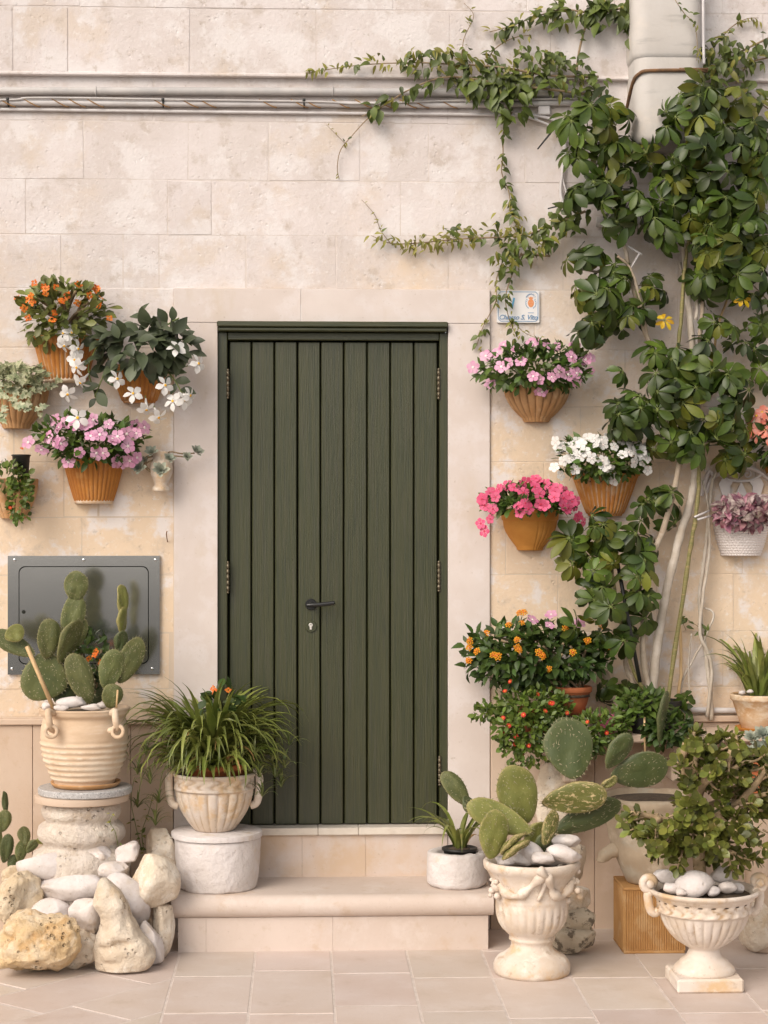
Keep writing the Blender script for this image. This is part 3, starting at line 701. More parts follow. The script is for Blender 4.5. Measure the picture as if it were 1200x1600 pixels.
run('pale_double_cable', 'pale cable pair, lowest of the lines across the wall', 'cable', [(-300, 170), (0, 171), (250, 174), (540, 177), (800, 180), (840, 186)], .0065, M_cable, .014, 8)
t = run('junction_cable', 'white cables leaving a small box above the hanging vine', 'cable', [(805, 176), (850, 183), (872, 192), (882, 215), (880, 260), (876, 300), (884, 330)], .007, M_cable, .02, 8)
MB().add(*tube(smoothpath([wp(822, 182, .02), wp(862, 198, .02), wp(884, 228, .024), (wp(878, 268, .02)), wp(886, 305, .02)], 5), .005, 8)).build('thin_wire', M_cable, t)
p = wp(849, 175, .0); MB().add(*box(p.x - .025, p.x + .025, -.035, -.002, p.z - .018, p.z + .018, .004)).build('junction_box', M_cable, t, smooth=False)
MB().add(*tube([wp(871, 193, .036), wp(857, 212, .05), wp(840, 233, .05)], [.005, .004, .003], 6)).build('cable_tie', M_dark, t)
MB().add(*tube([wp(890, 316, .04), wp(872, 322, .05), wp(856, 326, .05)], [.005, .004, .003], 6)).build('cable_tie', M_dark, t)
run('lower_grey_conduit', 'thick grey conduit crossing behind the umbrella tree', 'pipe', [(932, 347), (1010, 349), (1100, 351), (1330, 355)], .021, M_pipe, .024, 12)
run('ribbed_white_conduit', 'thin white ribbed conduit just above the thick grey one', 'pipe', [(1060, 336), (1130, 336), (1330, 339)], .012, M_cable, .02, 10)
run('low_white_pipe', 'white horizontal pipe low on the wall behind the pots', 'pipe', [(1075, 1109), (1140, 1110), (1330, 1112)], .012, M_cable, .022, 10)

# big square duct with a rusty strap, top right
t = thing('flue_duct', 'big rounded white duct on the wall with a rusty metal strap', 'duct', at(1045, 215, 0))
def duct(px0, px1, py0, py1, y, rr, nm, m, taper=0):
    xa, xb = X(px0, y), X(px1, y); za, zb = Z(py1, y), Z(py0, y); V = []; Fc = []
    rings = [(0, zb), (0, za + .10), (.0, za + .03), (.006, za + .008), (.02, za)]
    n = 0
    for (ins, z) in rings:
        sec = []
        for i in range(7):
            a = math.pi + i * math.pi / 12; sec.append((xa + ins + rr + rr * math.cos(a), y + ins + rr + rr * math.sin(a)))
        for i in range(7):
            a = 1.5 * math.pi + i * math.pi / 12; sec.append((xb - ins - rr + rr * math.cos(a), y + ins + rr + rr * math.sin(a)))
        sec = [(xa + ins, .02)] + sec + [(xb - ins, .02)]; n = len(sec)
        V += [(p[0], p[1], z) for p in sec]
    for k in range(len(rings) - 1):
        for i in range(n - 1): Fc.append((k * n + i, (k + 1) * n + i, (k + 1) * n + i + 1, k * n + i + 1))
    Fc.append(tuple((len(rings) - 1) * n + i for i in range(n)))
    return MB().add(V, Fc).build(nm, m, t, angle=50)
duct(990, 1099, -260, 88, -.20, .06, 'duct_body', M_duct)
duct(994, 1103, 84, 218, -.215, .065, 'duct_sleeve', M_duct)
r = .058; xa, xb, y = X(993, -.21), X(1104, -.21), -.219
zz = lambda k: Z(107, -.2) - k
pts = [(xa - .002, -.005, zz(.115)), (xa - .002, y + r, zz(.035)), (xa + .018, y + .018, zz(.008)), (xa + r, y, zz(0)), (xb - .05, y - .002, zz(-.003)), (xb + .002, y + .01, zz(-.002))]
MB().add(*tube(smoothpath(pts, 4), .0075, 6)).build('strap', M_rust, t)
MB().add(*tube([(X(1045), y - .004, zz(-.006)), (xb + .004, y - .002, zz(-.008))], .0055, 6)).build('strap_end', M_rust, t)
run('duct_edge_cable', 'thin pale cable running down the right edge of the duct', 'cable', [(1098, -250, .205), (1099, 40, .205), (1100, 100, .225)], .006, M_cable, .2, 8)

# ------------------------------------------------------------------ street sign
p = at(809.5, 479, -.012)
sg = thing('street_sign', 'small white enamel street sign with blue border and script', 'sign', at(809.5, 504, 0))
w, h = 67 / S() / 2, 50.5 / S() / 2
MB().add(*extrude(rrect(p.x - w, p.x + w, p.z - h, p.z + h, .006), -.012, .0)).build('plate', M_signp, sg, smooth=False)
mb = MB()
def bar(xa, za, xb, zb, wd, y=-.0130): 
    d = Vector((xb - xa, 0, zb - za)); n = Vector((-d.z, 0, d.x)).normalized() * wd / 2
    return [(xa + n.x, y, za + n.z), (xa - n.x, y, za - n.z), (xb - n.x, y, zb - n.z), (xb + n.x, y, zb + n.z), (xa + n.x, -.0115, za + n.z), (xa - n.x, -.0115, za - n.z), (xb - n.x, -.0115, zb - n.z), (xb + n.x, -.0115, zb + n.z)], \
        [(0, 1, 2, 3), (7, 6, 5, 4), (0, 4, 5, 1), (1, 5, 6, 2), (2, 6, 7, 3), (3, 7, 4, 0)]
iw, ih, ch = w - .006, h - .006, .010
oc = [(-iw + ch, ih), (iw - ch, ih), (iw, ih - ch), (iw, -ih + ch), (iw - ch, -ih), (-iw + ch, -ih), (-iw, -ih + ch), (-iw, ih - ch)]
for i in range(8): mb.add(*bar(p.x + oc[i][0], p.z + oc[i][1], p.x + oc[(i + 1) % 8][0], p.z + oc[(i + 1) % 8][1], .0026))
mb.build('border', M_signb, sg, smooth=False)
def text(s, px, py, size, shear, m, parent, rot=0.0, off=0.0, nm='lettering', bold=0.0):
    cu = bpy.data.curves.new(nm, 'FONT'); cu.body = s; cu.size = size; cu.shear = shear; cu.align_x = 'CENTER'; cu.align_y = 'CENTER'; cu.extrude = .0006; cu.offset = bold; cu.space_character = .96
    tmp = bpy.data.objects.new(nm, cu); COL.objects.link(tmp); bpy.context.view_layer.update()
    me = bpy.data.meshes.new_from_object(tmp.evaluated_get(bpy.context.evaluated_depsgraph_get())); bpy.data.objects.remove(tmp)
    me.materials.clear(); me.materials.append(m); o = bpy.data.objects.new(nm, me); put(o, parent)
    q = at(px, py, -.0132) - base_of(parent)
    o.matrix_local = Matrix.Translation(q) @ Matrix.Rotation(math.pi / 2, 4, 'X') @ Matrix.Rotation(rot, 4, 'Z'); return o
text('Chiasso S. Vito', 809.3, 496.0, .0275, .32, M_signb, sg, bold=.0004)
mb = MB(); mb.add(*bar(X(802.8), Z(464.5), X(799.5), Z(480), .0075, -.0135)); mb.build('blue_stroke', M_signc, sg, smooth=False)
ec = at(829.5, 473.5, -.0128); em = MB()
for (dx, dz, rx, rz) in ((0, 0, .0125, .0170),):
    em.add(*extrude([(ec.x + rx * math.cos(a), ec.z + rz * math.sin(a)) for a in np.linspace(0, 2 * math.pi, 24, False)], -.0132, -.0115))
em.add(*extrude([(ec.x - .008, ec.z + .017), (ec.x + .008, ec.z + .017), (ec.x + .010, ec.z + .026), (ec.x + .005, ec.z + .022), (ec.x, ec.z + .028), (ec.x - .005, ec.z + .022), (ec.x - .010, ec.z + .026)], -.0131, -.0115))
em.build('crest', M_signo, sg, smooth=False)
em = MB()
for (dx, dz) in ((-.0048, .003), (.0048, .003), (0, -.008)): em.add(*disc((ec.x + dx, -.0131, ec.z + dz), (0, -1, 0), .0010, .0006, 10))
em.build('crest_detail', M_signp, sg, smooth=False)
for i, c in enumerate('MONOPOLI'):
    a = math.radians(140 - i * 100 / 7)
    text(c, 829.5 + 8.6 * math.cos(a), 471.5 - 12.0 * math.sin(a), .0072, 0, M_signb, sg, rot=a - math.pi / 2, bold=.0003)
mb = MB()
for s_ in (-1, 1):                                        # laurel sprigs at both sides of the crest
    for i in range(6):
        a = math.radians(-60 + i * 20); q = (ec.x + s_ * .019 * math.cos(a), ec.z - .003 + .022 * math.sin(a))
        mb.add(*bar(q[0], q[1], q[0] + s_ * .004, q[1] + .005, .003))
mb.add(*bar(X(824.5), Z(487.8), X(833.5), Z(487.8), .0022)); mb.build('laurel', M_signb, sg, smooth=False)

# ------------------------------------------------------------------ utility hatch
ht = thing('utility_hatch', 'dark grey-green metal hatch behind the prickly pear', 'hatch', at(132, 1052, 0))
x0, x1, z0, z1 = X(13), X(250), Z(1052), Z(868)
a0, a1, c0, c1 = X(30), X(233), Z(1036), Z(884)
MB().add(*box(x0 + .004, x1 - .004, -.006, .002, z0 + .004, z1 - .004)).build('back_plate', M_gap, ht, smooth=False)
fr = MB()
for q in ((x0, x1, c1, z1), (x0, x1, z0, c0), (x0, a0, c0, c1), (a1, x1, c0, c1)): fr.add(*box(q[0], q[1], -.016, -.004, q[2], q[3]))
fr.build('frame', M_hatch, ht, smooth=False)
pr = rrect(a0 + .0035, a1 - .0035, c0 + .0035, c1 - .0035, .026, 7)
MB().add(*extrude(pr, -.0165, -.005)).build('hatch_door', M_hatch, ht, smooth=False)
for (sx, sy) in ((0, 0), (1, 0), (0, 1), (1, 1)):         # frame corners follow the rounded door
    cx = a0 if sx == 0 else a1; cz = c0 if sy == 0 else c1; ex = 1 if sx == 0 else -1; ez = 1 if sy == 0 else -1
    arc = [(cx + ex * (.026 - .026 * math.cos(t_)), cz + ez * (.026 - .026 * math.sin(t_))) for t_ in np.linspace(0, math.pi / 2, 7)]
    poly = [(cx, cz)] + arc; 
    MB().add(*extrude(poly if ex * ez < 0 else poly[::-1], -.0161, -.005)).build('corner_fillet', M_hatch, ht, smooth=False)
for px, py in ((23, 875), (131, 875), (243, 875), (19, 1045), (238, 1045)): MB().add(*disc(at(px, py, -.0158), (0, -1, 0), .0065, .003, 12)).build('screw', M_hatch, ht)
MB().add(*disc(at(37, 956, -.0163), (0, -1, 0), .008, .002, 16)).build('keyhole', M_gap, ht)

nl = thing('rusty_nail', 'rusty bent nail in the wall above the hatch corner', 'nail', at(261, 838, 0))
MB().add(*tube(smoothpath([at(262, 848, .01), at(261, 842, -.02), at(260, 834, -.035), at(261, 830, -.04)], 3), .0022, 6)).build('nail', M_rust, nl)

# ------------------------------------------------------------------ stones
G1 = 'stones heaped beside the step'
def rock(name, label, cat, px, py, w, h, Y, m, seed, rough=.10, fine=.03, roll=0.0, depth=.8, group=None, block=0.0, sub=4, parent=None, cuts=7):
    """one stone: ellipse of w x h photo pixels seen at px, py, its middle at depth Y"""
    s = S(Y); c = at(px, py, Y); V = ico(sub)[0].copy(); r = R(seed); o = Vector((r.uniform(-50, 50), r.uniform(-50, 50), r.uniform(-50, 50)))
    if block: V = np.sign(V) * np.abs(V) ** (1 - block)
    for _ in range(cuts):                                 # worn facets
        n_ = np.array((r.gauss(0, 1), r.gauss(0, 1), r.gauss(0, 1))); n_ /= np.linalg.norm(n_); d_ = r.uniform(.62, .9)
        V = V - np.outer(np.maximum(0, V @ n_ - d_) * .92, n_)
    out = []
    for v in V:
        q = Vector(v) * .9 + o
        d = rough * noise.noise(q * 1.1) * 1.6 + rough * .7 * noise.noise(q * 2.3)
        if fine: d += fine * (noise.noise(q * 6) + .6 * noise.noise(q * 12)) - fine * .8 * max(0, noise.noise(q * 4.3) - .25) * 3
        out.append(v * (1 + d))
    V = np.array(out); V /= np.abs(V).max(0)
    w, h = (w * 1.08, h * 1.08) if group == G1 else (w, h)
    sc_ = np.array((w / s / 2, min(w, h) / s / 2 * depth * 1.15, h / s / 2)); V = V * sc_
    a = math.radians(roll); ro = np.array(((math.cos(a), 0, math.sin(a)), (0, 1, 0), (-math.sin(a), 0, math.cos(a))))
    V = V @ ro.T + np.array(c)
    if parent: return MB().add(V, ico(sub)[1]).build(name, m, parent)
    bt = Vector((c.x, c.y, V[:, 2].min()))
    if bt.z < 0 or seed in (9, 10, 12, 14, 16, 41, 46): V[:, 2] -= bt.z; bt.z = 0
    o = MB().add(V, ico(sub)[1]).build(name, m, None, off=bt); o.location = bt; BASE[o.name] = bt
    return tag(o, label, cat, group)
rock('stone', 'long smooth white pebble at the top left of the heap', 'stone', 72, 1353, 86, 42, -.42, M_rockw, 1, .05, .006, 3, 1, G1)
rock('stone', 'second long white pebble just below the topmost one', 'stone', 110, 1385, 102, 44, -.48, M_rockw, 2, .05, .006, 0, 1, G1)
rock('stone', 'lumpy white stone under the column base, top middle of the heap', 'stone', 143, 1342, 58, 38, -.42, M_rockw, 3, .16, .02, -15, .9, G1, .15)
rock('stone', 'small flat-topped white stone with a dark crack', 'stone', 199, 1334, 40, 30, -.40, M_rockw, 4, .14, .01, -20, .9, G1, .35)
rock('stone', 'small smooth oval stone between the long pebbles and the big round one', 'stone', 177, 1359, 60, 25, -.45, M_rockw, 5, .05, .006, 0, 1, G1)
rock('stone', 'big rounded pitted boulder against the corner of the step', 'stone', 240, 1376, 76, 82, -.46, M_rockc, 6, .07, .012, -20, 1, G1, .1)
rock('stone', 'large smooth white stone behind the hollowed upright rock', 'stone', 199, 1408, 62, 92, -.50, M_rockw, 7, .06, .006, -28, .9, G1)
rock('stone', 'narrow white stone leaning at the right foot of the heap', 'stone', 236, 1466, 36, 78, -.58, M_rockw, 9, .06, .006, -14, 1, G1)
rock('stone', 'thin tan slab wedged beside the step riser', 'stone', 254, 1440, 36, 92, -.47, M_rockc, 10, .07, .012, 4, 1, G1, .2)
rock('stone', 'blocky white stone in the middle of the heap', 'stone', 132, 1429, 54, 62, -.56, M_rockw, 11, .13, .02, 10, .9, G1, .3)
rock('stone', 'big craggy yellow tufa rock at the front left', 'stone', 62, 1477, 128, 112, -.72, M_rocky, 12, .20, .075, -12, .8, G1, .1, 5)
rock('stone', 'rough brown rock at the left edge under the little cactus', 'stone', 28, 1407, 74, 86, -.50, M_rockb, 13, .18, .06, 10, .8, G1, .1, 5)
rock('stone', 'cream shard lying low between the yellow rock and the upright one', 'stone', 128, 1484, 60, 52, -.62, M_rockc, 14, .16, .02, -30, .8, G1, .25)
rock('stone', 'pale stone half hidden behind the yellow tufa rock', 'stone', 78, 1424, 60, 40, -.52, M_rockw, 15, .10, .01, 0, .9, G1)
rock('stone', 'small brown stone at the left edge below the rough brown rock', 'stone', 6, 1447, 34, 34, -.55, M_rockb, 16, .14, .03, 0, .9, G1)
rock('stone', 'mossy brown stone at the foot of the little cactus', 'stone', 26, 1368, 44, 30, -.36, M_rockb, 17, .14, .04, 0, .9, G1)
rock('stone', 'grey-white stone deep inside the heap behind the second pebble', 'stone', 100, 1412, 60, 40, -.40, M_rockc, 18, .10, .02, 0, .9, G1)
rock('stone', 'pale stone deep in the heap left of the tan slab', 'stone', 215, 1450, 60, 70, -.36, M_rockc, 19, .10, .02, 0, .9, G1)
rock('stone', 'pale stone at the back of the heap above the yellow rock', 'stone', 60, 1440, 90, 80, -.28, M_rockc, 20, .10, .03, 0, .9, G1)
# the hollowed upright rock
def upright_rock():
    Y = -.66; s = S(Y); o = Vector((4, 9, 2))
    ys = [1380, 1386, 1400, 1420, 1440, 1460, 1480, 1500, 1514, 1520]
    le = [158, 153, 150, 146, 157, 153, 150, 148, 148, 152]; ri = [166, 173, 188, 200, 207, 217, 235, 243, 240, 232]
    V = []; Fc = []; nr, na = 60, 64; z0 = zof(1520, Y)
    for i in range(nr + 1):
        y = 1520 - 140 * i / nr; l, q = np.interp(y, ys, le), np.interp(y, ys, ri); c = at((l + q) / 2, y, Y); hw = (q - l) / 2 / s
        for j in range(na):
            th = 2 * math.pi * j / na; cx, sy = math.cos(th), math.sin(th)
            x = hw * np.sign(cx) * abs(cx) ** .8; yy = min(.085, hw * .9 + .01) * np.sign(sy) * abs(sy) ** .8
            p = Vector((c.x + x, Y + yy, c.z - z0)); w = p * 9 + o
            n = .10 * noise.noise(w * 1.2) + .07 * noise.noise(w * 2.7) + .03 * noise.noise(w * 7)
            hol = 0
            if sy < 0:
                pxx = (l + q) / 2 + x * s
                for hx, hy, ra, rb, hd in ((192, 1477, 14, 6, .030), (167, 1484, 12, 5, .022), (168, 1462, 10, 12, .018), (176, 1506, 12, 4, .012), (200, 1440, 6, 16, .010)):
                    hol += hd * math.exp(-((pxx - hx) / ra) ** 2 - ((y - hy) / rb) ** 2)
            V.append((p.x + x * n, p.y + yy * n + hol, p.z))
    for i in range(nr):
        for j in range(na): k = (j + 1) % na; Fc.append((i * na + j, i * na + k, (i + 1) * na + k, (i + 1) * na + j))
    Fc.append(tuple(range(na - 1, -1, -1))); Fc.append(tuple(nr * na + j for j in range(na)))
    bt = Vector((at(193, 1500, Y).x, Y, 0)); ob = MB().add(V, Fc).build('stone', M_rockc, None, off=bt); ob.location = bt
    tag(ob, 'upright hollowed cream rock at the front of the heap', 'stone', G1)
upright_rock()
rock('stone_block', 'rough pale stone block standing behind the white tub', 'stone', 252, 1335, 60, 90, -.12, M_rockc, 31, .08, .02, 0, .9, None, .4)
G2 = 'stones stacked behind the garland urn'
rock('stone', 'black-mottled flat stone at the bottom of the stack behind the urn', 'stone', 893, 1470, 82, 46, -.46, M_rockd, 41, .10, .03, -4, 1.2, G2, .35)
rock('stone', 'mottled stone second from the bottom of the stack', 'stone', 902, 1436, 52, 42, -.44, M_rockd, 42, .10, .03, 4, 1.2, G2, .35)
rock('stone', 'pale stone in the middle of the stack behind the urn', 'stone', 900, 1402, 48, 40, -.42, M_rockc, 43, .10, .02, 0, 1.2, G2, .3)
rock('stone', 'tall pale stone on top of the stack behind the urn', 'stone', 893, 1345, 44, 82, -.34, M_rockc, 44, .08, .02, 0, 1.2, G2, .4)
rock('stone', 'rough stone block beside the door surround under the shelf', 'stone', 862, 1240, 60, 140, -.12, M_rockc, 45, .08, .03, 0, 1.0, G2, .45)
rock('boulder', 'rounded boulder on the paving at the right edge', 'stone', 1188, 1446, 72, 90, -.46, M_rockc, 46, .10, .02, 0, .9, None, .3)
rock('boulder', 'pale boulder at the right edge above the rounded one', 'stone', 1196, 1385, 70, 60, -.30, M_rockc, 47, .10, .02, 0, .9, None, .3)

# ------------------------------------------------------------------ shelf behind the right-hand plants
sh = thing('stone_shelf', 'thick stone shelf on the wall carrying the right-hand pots', 'shelf', at(1030, 1150, -.15))
ZS = .832
for a, c in ((800, 960), (960, 1130), (1130, 1330)): MB().add(*box(X(a) + .002, X(c) - .002, -.30, -.02, ZS - .032, ZS, .006)).build('shelf_slab', M_dado, sh, smooth=False)
for px in (880, 1045, 1215): MB().add(*box(X(px) - .03, X(px) + .03, -.22, -.018, ZS - .20, ZS - .033, .008)).build('corbel', M_dado, sh, smooth=False)

# ------------------------------------------------------------------ pots
HALF = (math.pi, 2 * math.pi)
def fluted(n, amp, z0=.0, z1=1.0, sharp=3):
    def f(th, t, r, z):
        if not z0 <= t <= z1: return r, z, 0
        c = .5 + .5 * math.cos(n * th)
        return r - amp * c ** sharp, z, c ** 5
    return f
def lobed(n, amp, p=.5):
    def f(th, t, r, z):
        c = abs(math.sin(n * th / 2)); k = min(1, .35 + t)
        return r * (1 - amp * k + amp * k * c ** p), z, max(0, 1 - c * 1.6)
    return f
def soil(root, c, r, half=True, m=None, nm='soil'):
    a = HALF if half else (0, 2 * math.pi)
    V, Fc, g = lathe(c, [(.001, -.03), (r, -.025), (r * .97, 0), (r * .5, .012), (.002, .016)], 24, *a); return MB().add(V, Fc).build(nm, m or M_soil, root)
def wall_pot(name, label, px, py0, py1, wt, wb, m, kind, nfl=22, group=None, cat='potted plant', rim=True):
    """half-round pot hung on the wall; px centre, rows py0 (rim) and py1 (foot), widths in pixels at rim and foot"""
    s = S(-.08); rt, rb = wt / s / 2, wb / s / 2; foot = at(px, py1, -.001); top = at(px, py0, -.001); h = top.z - foot.z
    t = thing(name, label, cat, foot, group)
    if kind == 'flute':
        pr = [(rb * .95, 0), (rb, .008)] + [(rb + (rt - rb) * (q ** .85), h * q) for q in (.06, .15, .3, .5, .7, .86)] + [(rt * .985, h * .94), (rt * 1.03, h * .95), (rt * 1.04, h * .99), (rt * 1.0, h), (rt * .93, h * .99), (rt * .88, h * .9)]
        V, Fc, g = lathe(foot, pr, nfl * 8, *HALF, fluted(nfl * 2, rt * .035, .05, .62), cap=True)
    elif kind == 'lobe':
        pr = [(rb * .9, 0), (rb, h * .06), (rb * 1.02, h * .10)] + [(rb + (rt - rb) * math.sin(q * math.pi / 2) ** .85, h * (.10 + .84 * q)) for q in (.1, .2, .35, .5, .7, .85, 1)] + [(rt * 1.02, h * .98), (rt * .97, h), (rt * .9, h * .93)]
        V, Fc, g = lathe(foot, pr, nfl * 10, *HALF, lobed(nfl * 2, .10))
    else:
        pr = [(rb * .9, 0), (rb, h * .03), (rb * 1.02, h * .07)] + [(rb + (rt - rb) * math.sin(q * math.pi / 2), h * (.07 + .63 * q)) for q in (.1, .25, .4, .6, .8, 1)] + [(rt * 1.0, h * .72), (rt * 1.05, h * .74), (rt * 1.07, h * .95), (rt * 1.08, h * .98), (rt * 1.04, h), (rt * .98, h * .97), (rt * .95, h * .8)]
        V, Fc, g = lathe(foot, pr, nfl * 8, *HALF, lambda th, tt, r_, z_: (r_ - (rt * .02 * max(0, math.cos(nfl * 2 * th)) if tt < .5 and math.cos(th) > .15 else 0), z_, 0))
    g = np.array(g); V = np.array(V)
    MB().add(V, Fc, 0, g).build('pot', m, t, angle=55)
    if kind == 'flute' and rim:
        V, Fc, g = lathe(foot, [(rb * .9, -.001), (rb * 1.03, .001), (rb * 1.05, .012), (rb * 1.0, .020)], 60, *HALF); MB().add(V, Fc).build('foot_ring', M_efft, t)
    soil(t, top + Vector((0, 0, -.012)), rt * .9)
    return t, top, rt
VG = 'wall pots of periwinkle'
# --- pink periwinkle, left
t, tp, rt = wall_pot('periwinkle_pot', 'pink periwinkles in a fluted terracotta wall pot left of the door', 147, 716, 787, 99, 58, M_terra, 'flute', 17, VG)
c, rad = at(141, 690, -.13), (.215, .13, .098)
stems('stem', t, M_gstem, tp, c, rad, 12, .003, 1)
foliage('foliage', t, L_vinc, [T_ob, T_ov], c, rad, 620, .042, 21, shell=.3)
flowers(t, ME_pink, c, rad, .053, 5, px=[(84, 656), (92, 668), (104, 660), (118, 664), (132, 665), (88, 689), (95, 693), (65, 703), (124, 707), (107, 722), (135, 665), (170, 663), (142, 681), (156, 679), (176, 685), (184, 682), (178, 688), (198, 678), (213, 677), (211, 663), (226, 668), (200, 697), (151, 708), (161, 708), (182, 721), (193, 722), (203, 720), (214, 715), (44, 691), (146, 656), (76, 683)])
inst('flower', ME_trump, t, at(121, 653, -.27), facing((.2, -1, .3), .4), .085)
# --- pink periwinkle, right, scalloped pot
t, tp, rt = wall_pot('periwinkle_pot', 'pale pink periwinkles in a scalloped clay pot under the street sign', 838, 604, 660, 106, 44, M_terral, 'lobe', 11, VG)
c, rad = at(836, 577, -.13), (.225, .13, .095)
stems('stem', t, M_gstem, tp, c, rad, 12, .003, 2)
foliage('foliage', t, L_vinc, [T_ob, T_ov], c, rad, 640, .042, 22, shell=.3)
flowers(t, ME_pink, c, rad, .050, 6, px=[(739, 574), (759, 556), (776, 551), (787, 538), (783, 573), (794, 567), (814, 565), (766, 599), (833, 588), (844, 593), (862, 589), (874, 581), (888, 585), (901, 583), (898, 562), (893, 558), (898, 541), (924, 559), (922, 580), (847, 612), (868, 543), (855, 540), (832, 535), (900, 596), (806, 545), (915, 562), (841, 611)])
# --- white periwinkle
t, tp, rt = wall_pot('periwinkle_pot', 'white periwinkles in a tall fluted terracotta wall pot', 945, 740, 806, 108, 56, M_terras, 'flute', 17, VG, rim=False)
c, rad = at(940, 717, -.13), (.19, .12, .085)
stems('stem', t, M_gstem, tp, c, rad, 10, .003, 3)
foliage('foliage', t, L_vinc, [T_ob, T_ov], c, rad, 520, .040, 23, shell=.3)
flowers(t, ME_wh, c, rad, .047, 7, n=22, top=-.15, px=[(868, 690), (872, 700), (880, 697), (893, 697), (906, 713), (925, 716), (942, 720), (945, 727), (953, 732), (973, 710), (985, 697), (1001, 705), (991, 722), (866, 730), (881, 720), (899, 733), (876, 743), (932, 694), (960, 749), (1012, 735)])
# --- hot pink
t, tp, rt = wall_pot('periwinkle_pot', 'hot pink periwinkles in a smooth orange bowl on the wall', 828, 795, 860, 86, 42, M_terrao, 'bowl', 14, VG)
c, rad = at(826, 788, -.13), (.185, .12, .085)
stems('stem', t, M_gstem, tp, c, rad, 10, .003, 4)
foliage('foliage', t, L_vinc, [T_ob, T_ov], c, (.175, .11, .075), 420, .042, 24, shell=.2, zmin=-.45)
flowers(t, ME_hot, c, rad, .047, 8, n=20, top=-.05, px=[(753, 780), (757, 790), (770, 795), (774, 777), (803, 762), (818, 770), (837, 747), (840, 752), (812, 802), (826, 795), (845, 788), (851, 790), (866, 777), (880, 790), (888, 794), (903, 808), (911, 816), (884, 797), (904, 806), (757, 830), (751, 818), (766, 811), (810, 790), (821, 786)])
# --- crown of thorns
t, tp, rt = wall_pot('crown_of_thorns_pot', 'orange-flowered shrub in a white-streaked fluted terracotta wall pot', 103, 527, 598, 104, 64, M_terras, 'flute', 17, None, rim=True)
c, rad = at(97, 486, -.12), (.175, .12, .125)
stems('stem', t, M_twig, tp, c, (.15, .1, .12), 14, .007, 5)
foliage('foliage', t, L_crown, [leaf_t(1, .52, .66, .12, .12, 5, .8)], c, rad, 330, .054, 25, shell=.45, up=.6, facecam=.6)
flowers(t, ME_crown, c, rad, .036, 9, px=[(27, 466), (37, 482), (44, 497), (45, 468), (50, 462), (68, 448), (72, 452), (87, 450), (97, 471), (95, 470), (122, 446), (138, 449), (149, 450), (152, 453), (139, 462), (156, 479), (121, 473), (71, 460), (54, 443), (82, 501), (84, 489), (106, 462), (171, 498), (52, 472), (157, 466)], jit=.5)
# --- mandevilla
t, tp, rt = wall_pot('mandevilla_pot', 'white trumpet flowers and big dark leaves spilling from a terracotta wall pot', 218, 572, 630, 92, 52, M_terra, 'flute', 15, None, rim=False)
c, rad = at(222, 543, -.15), (.185, .14, .125)
me_m = [MB().add(*x).mesh('mandevilla_leaf', L_mand) for x in (leaf_t(1, .60, .50, .14, .25, 6, .85), leaf_t(1, .54, .48, .2, .4, 6, .85), leaf_t(1, .64, .53, .1, .12, 6, .85))]
r = R(77); n = 0
while n < 150:
    d = Vector((r.gauss(0, 1), -abs(r.gauss(0, .8)), r.gauss(.2, .8))).normalized(); q = r.uniform(.45, 1)
    p = Vector((c.x + rad[0] * d.x * q, min(-.03, c.y + rad[1] * d.y * q), c.z + rad[2] * d.z * q))
    ax = Vector((d.x * .8, -.35, -.15 + .4 * d.z)) + Vector((r.gauss(0, .5), r.gauss(0, .3), r.gauss(0, .4)))
    inst('leaf', r.choice(me_m), t, p, frame(ax, Vector((d.x * .4, -.7, .75)) + Vector((r.gauss(0, .25), 0, r.gauss(0, .25)))), r.uniform(.055, .09)); n += 1
mb = MB()
def spray(pts, leaves, sd, size=.06, nl=8):
    r = R(sd); P_ = smoothpath([at(*p) for p in pts], 6); mb.add(*tube(P_, .003, 5))
    for k in range(nl):
        i = int((k + .7) / nl * (len(P_) - 2)); d = P_[i + 1] - P_[i]; sd_ = Vector((d.z, 0, -d.x)).normalized() * (1 if k % 2 else -1)
        inst('leaf', r.choice(me_m), t, P_[i], frame(sd_ + d.normalized() * .5 + Vector((0, -.3, -.2)), Vector((r.gauss(0, .2), -.8, .5))), size * r.uniform(.7, 1.2))
spray([(165, 520, -.12), (150, 545, -.17), (138, 575, -.18), (145, 605, -.17), (152, 628, -.15)], 8, 1, .065, 8)
spray([(170, 560, -.12), (160, 590, -.18), (148, 620, -.18)], 5, 2, .06, 5)
spray([(255, 545, -.12), (280, 530, -.16), (300, 540, -.18)], 6, 3, .07, 7)
spray([(250, 570, -.12), (270, 590, -.18), (285, 615, -.2)], 6, 4, .06, 7)
spray([(250, 520, -.12), (265, 505, -.14), (280, 497, -.15)], 5, 5, .07, 6)
mb.build('stem', M_gstem, t)
for k, (x, y, dx, dz) in enumerate(((99, 521, -.2, .2), (112, 520, .4, .1), (101, 540, -.3, -.7), (117, 562, -.2, -.3), (122, 545, .6, -.2), (126, 598, -.5, -.8), (106, 616, -.2, -.4), (276, 543, .1, .3), (310, 568, .6, 0), (183, 592, .4, .1), (208, 615, 0, .2), (258, 602, .3, 0), (229, 640, .1, -.9), (248, 652, .3, -.7), (288, 625, .7, 0), (270, 627, -.2, .1), (297, 618, .9, -.2), (120, 574, -.3, -.4))):
    inst('flower', ME_trump, t, at(x, y, -.27 if k > 6 else -.22), facing((dx * 1.5, -.8, dz * 1.4 + .1), k * 1.3), .074)
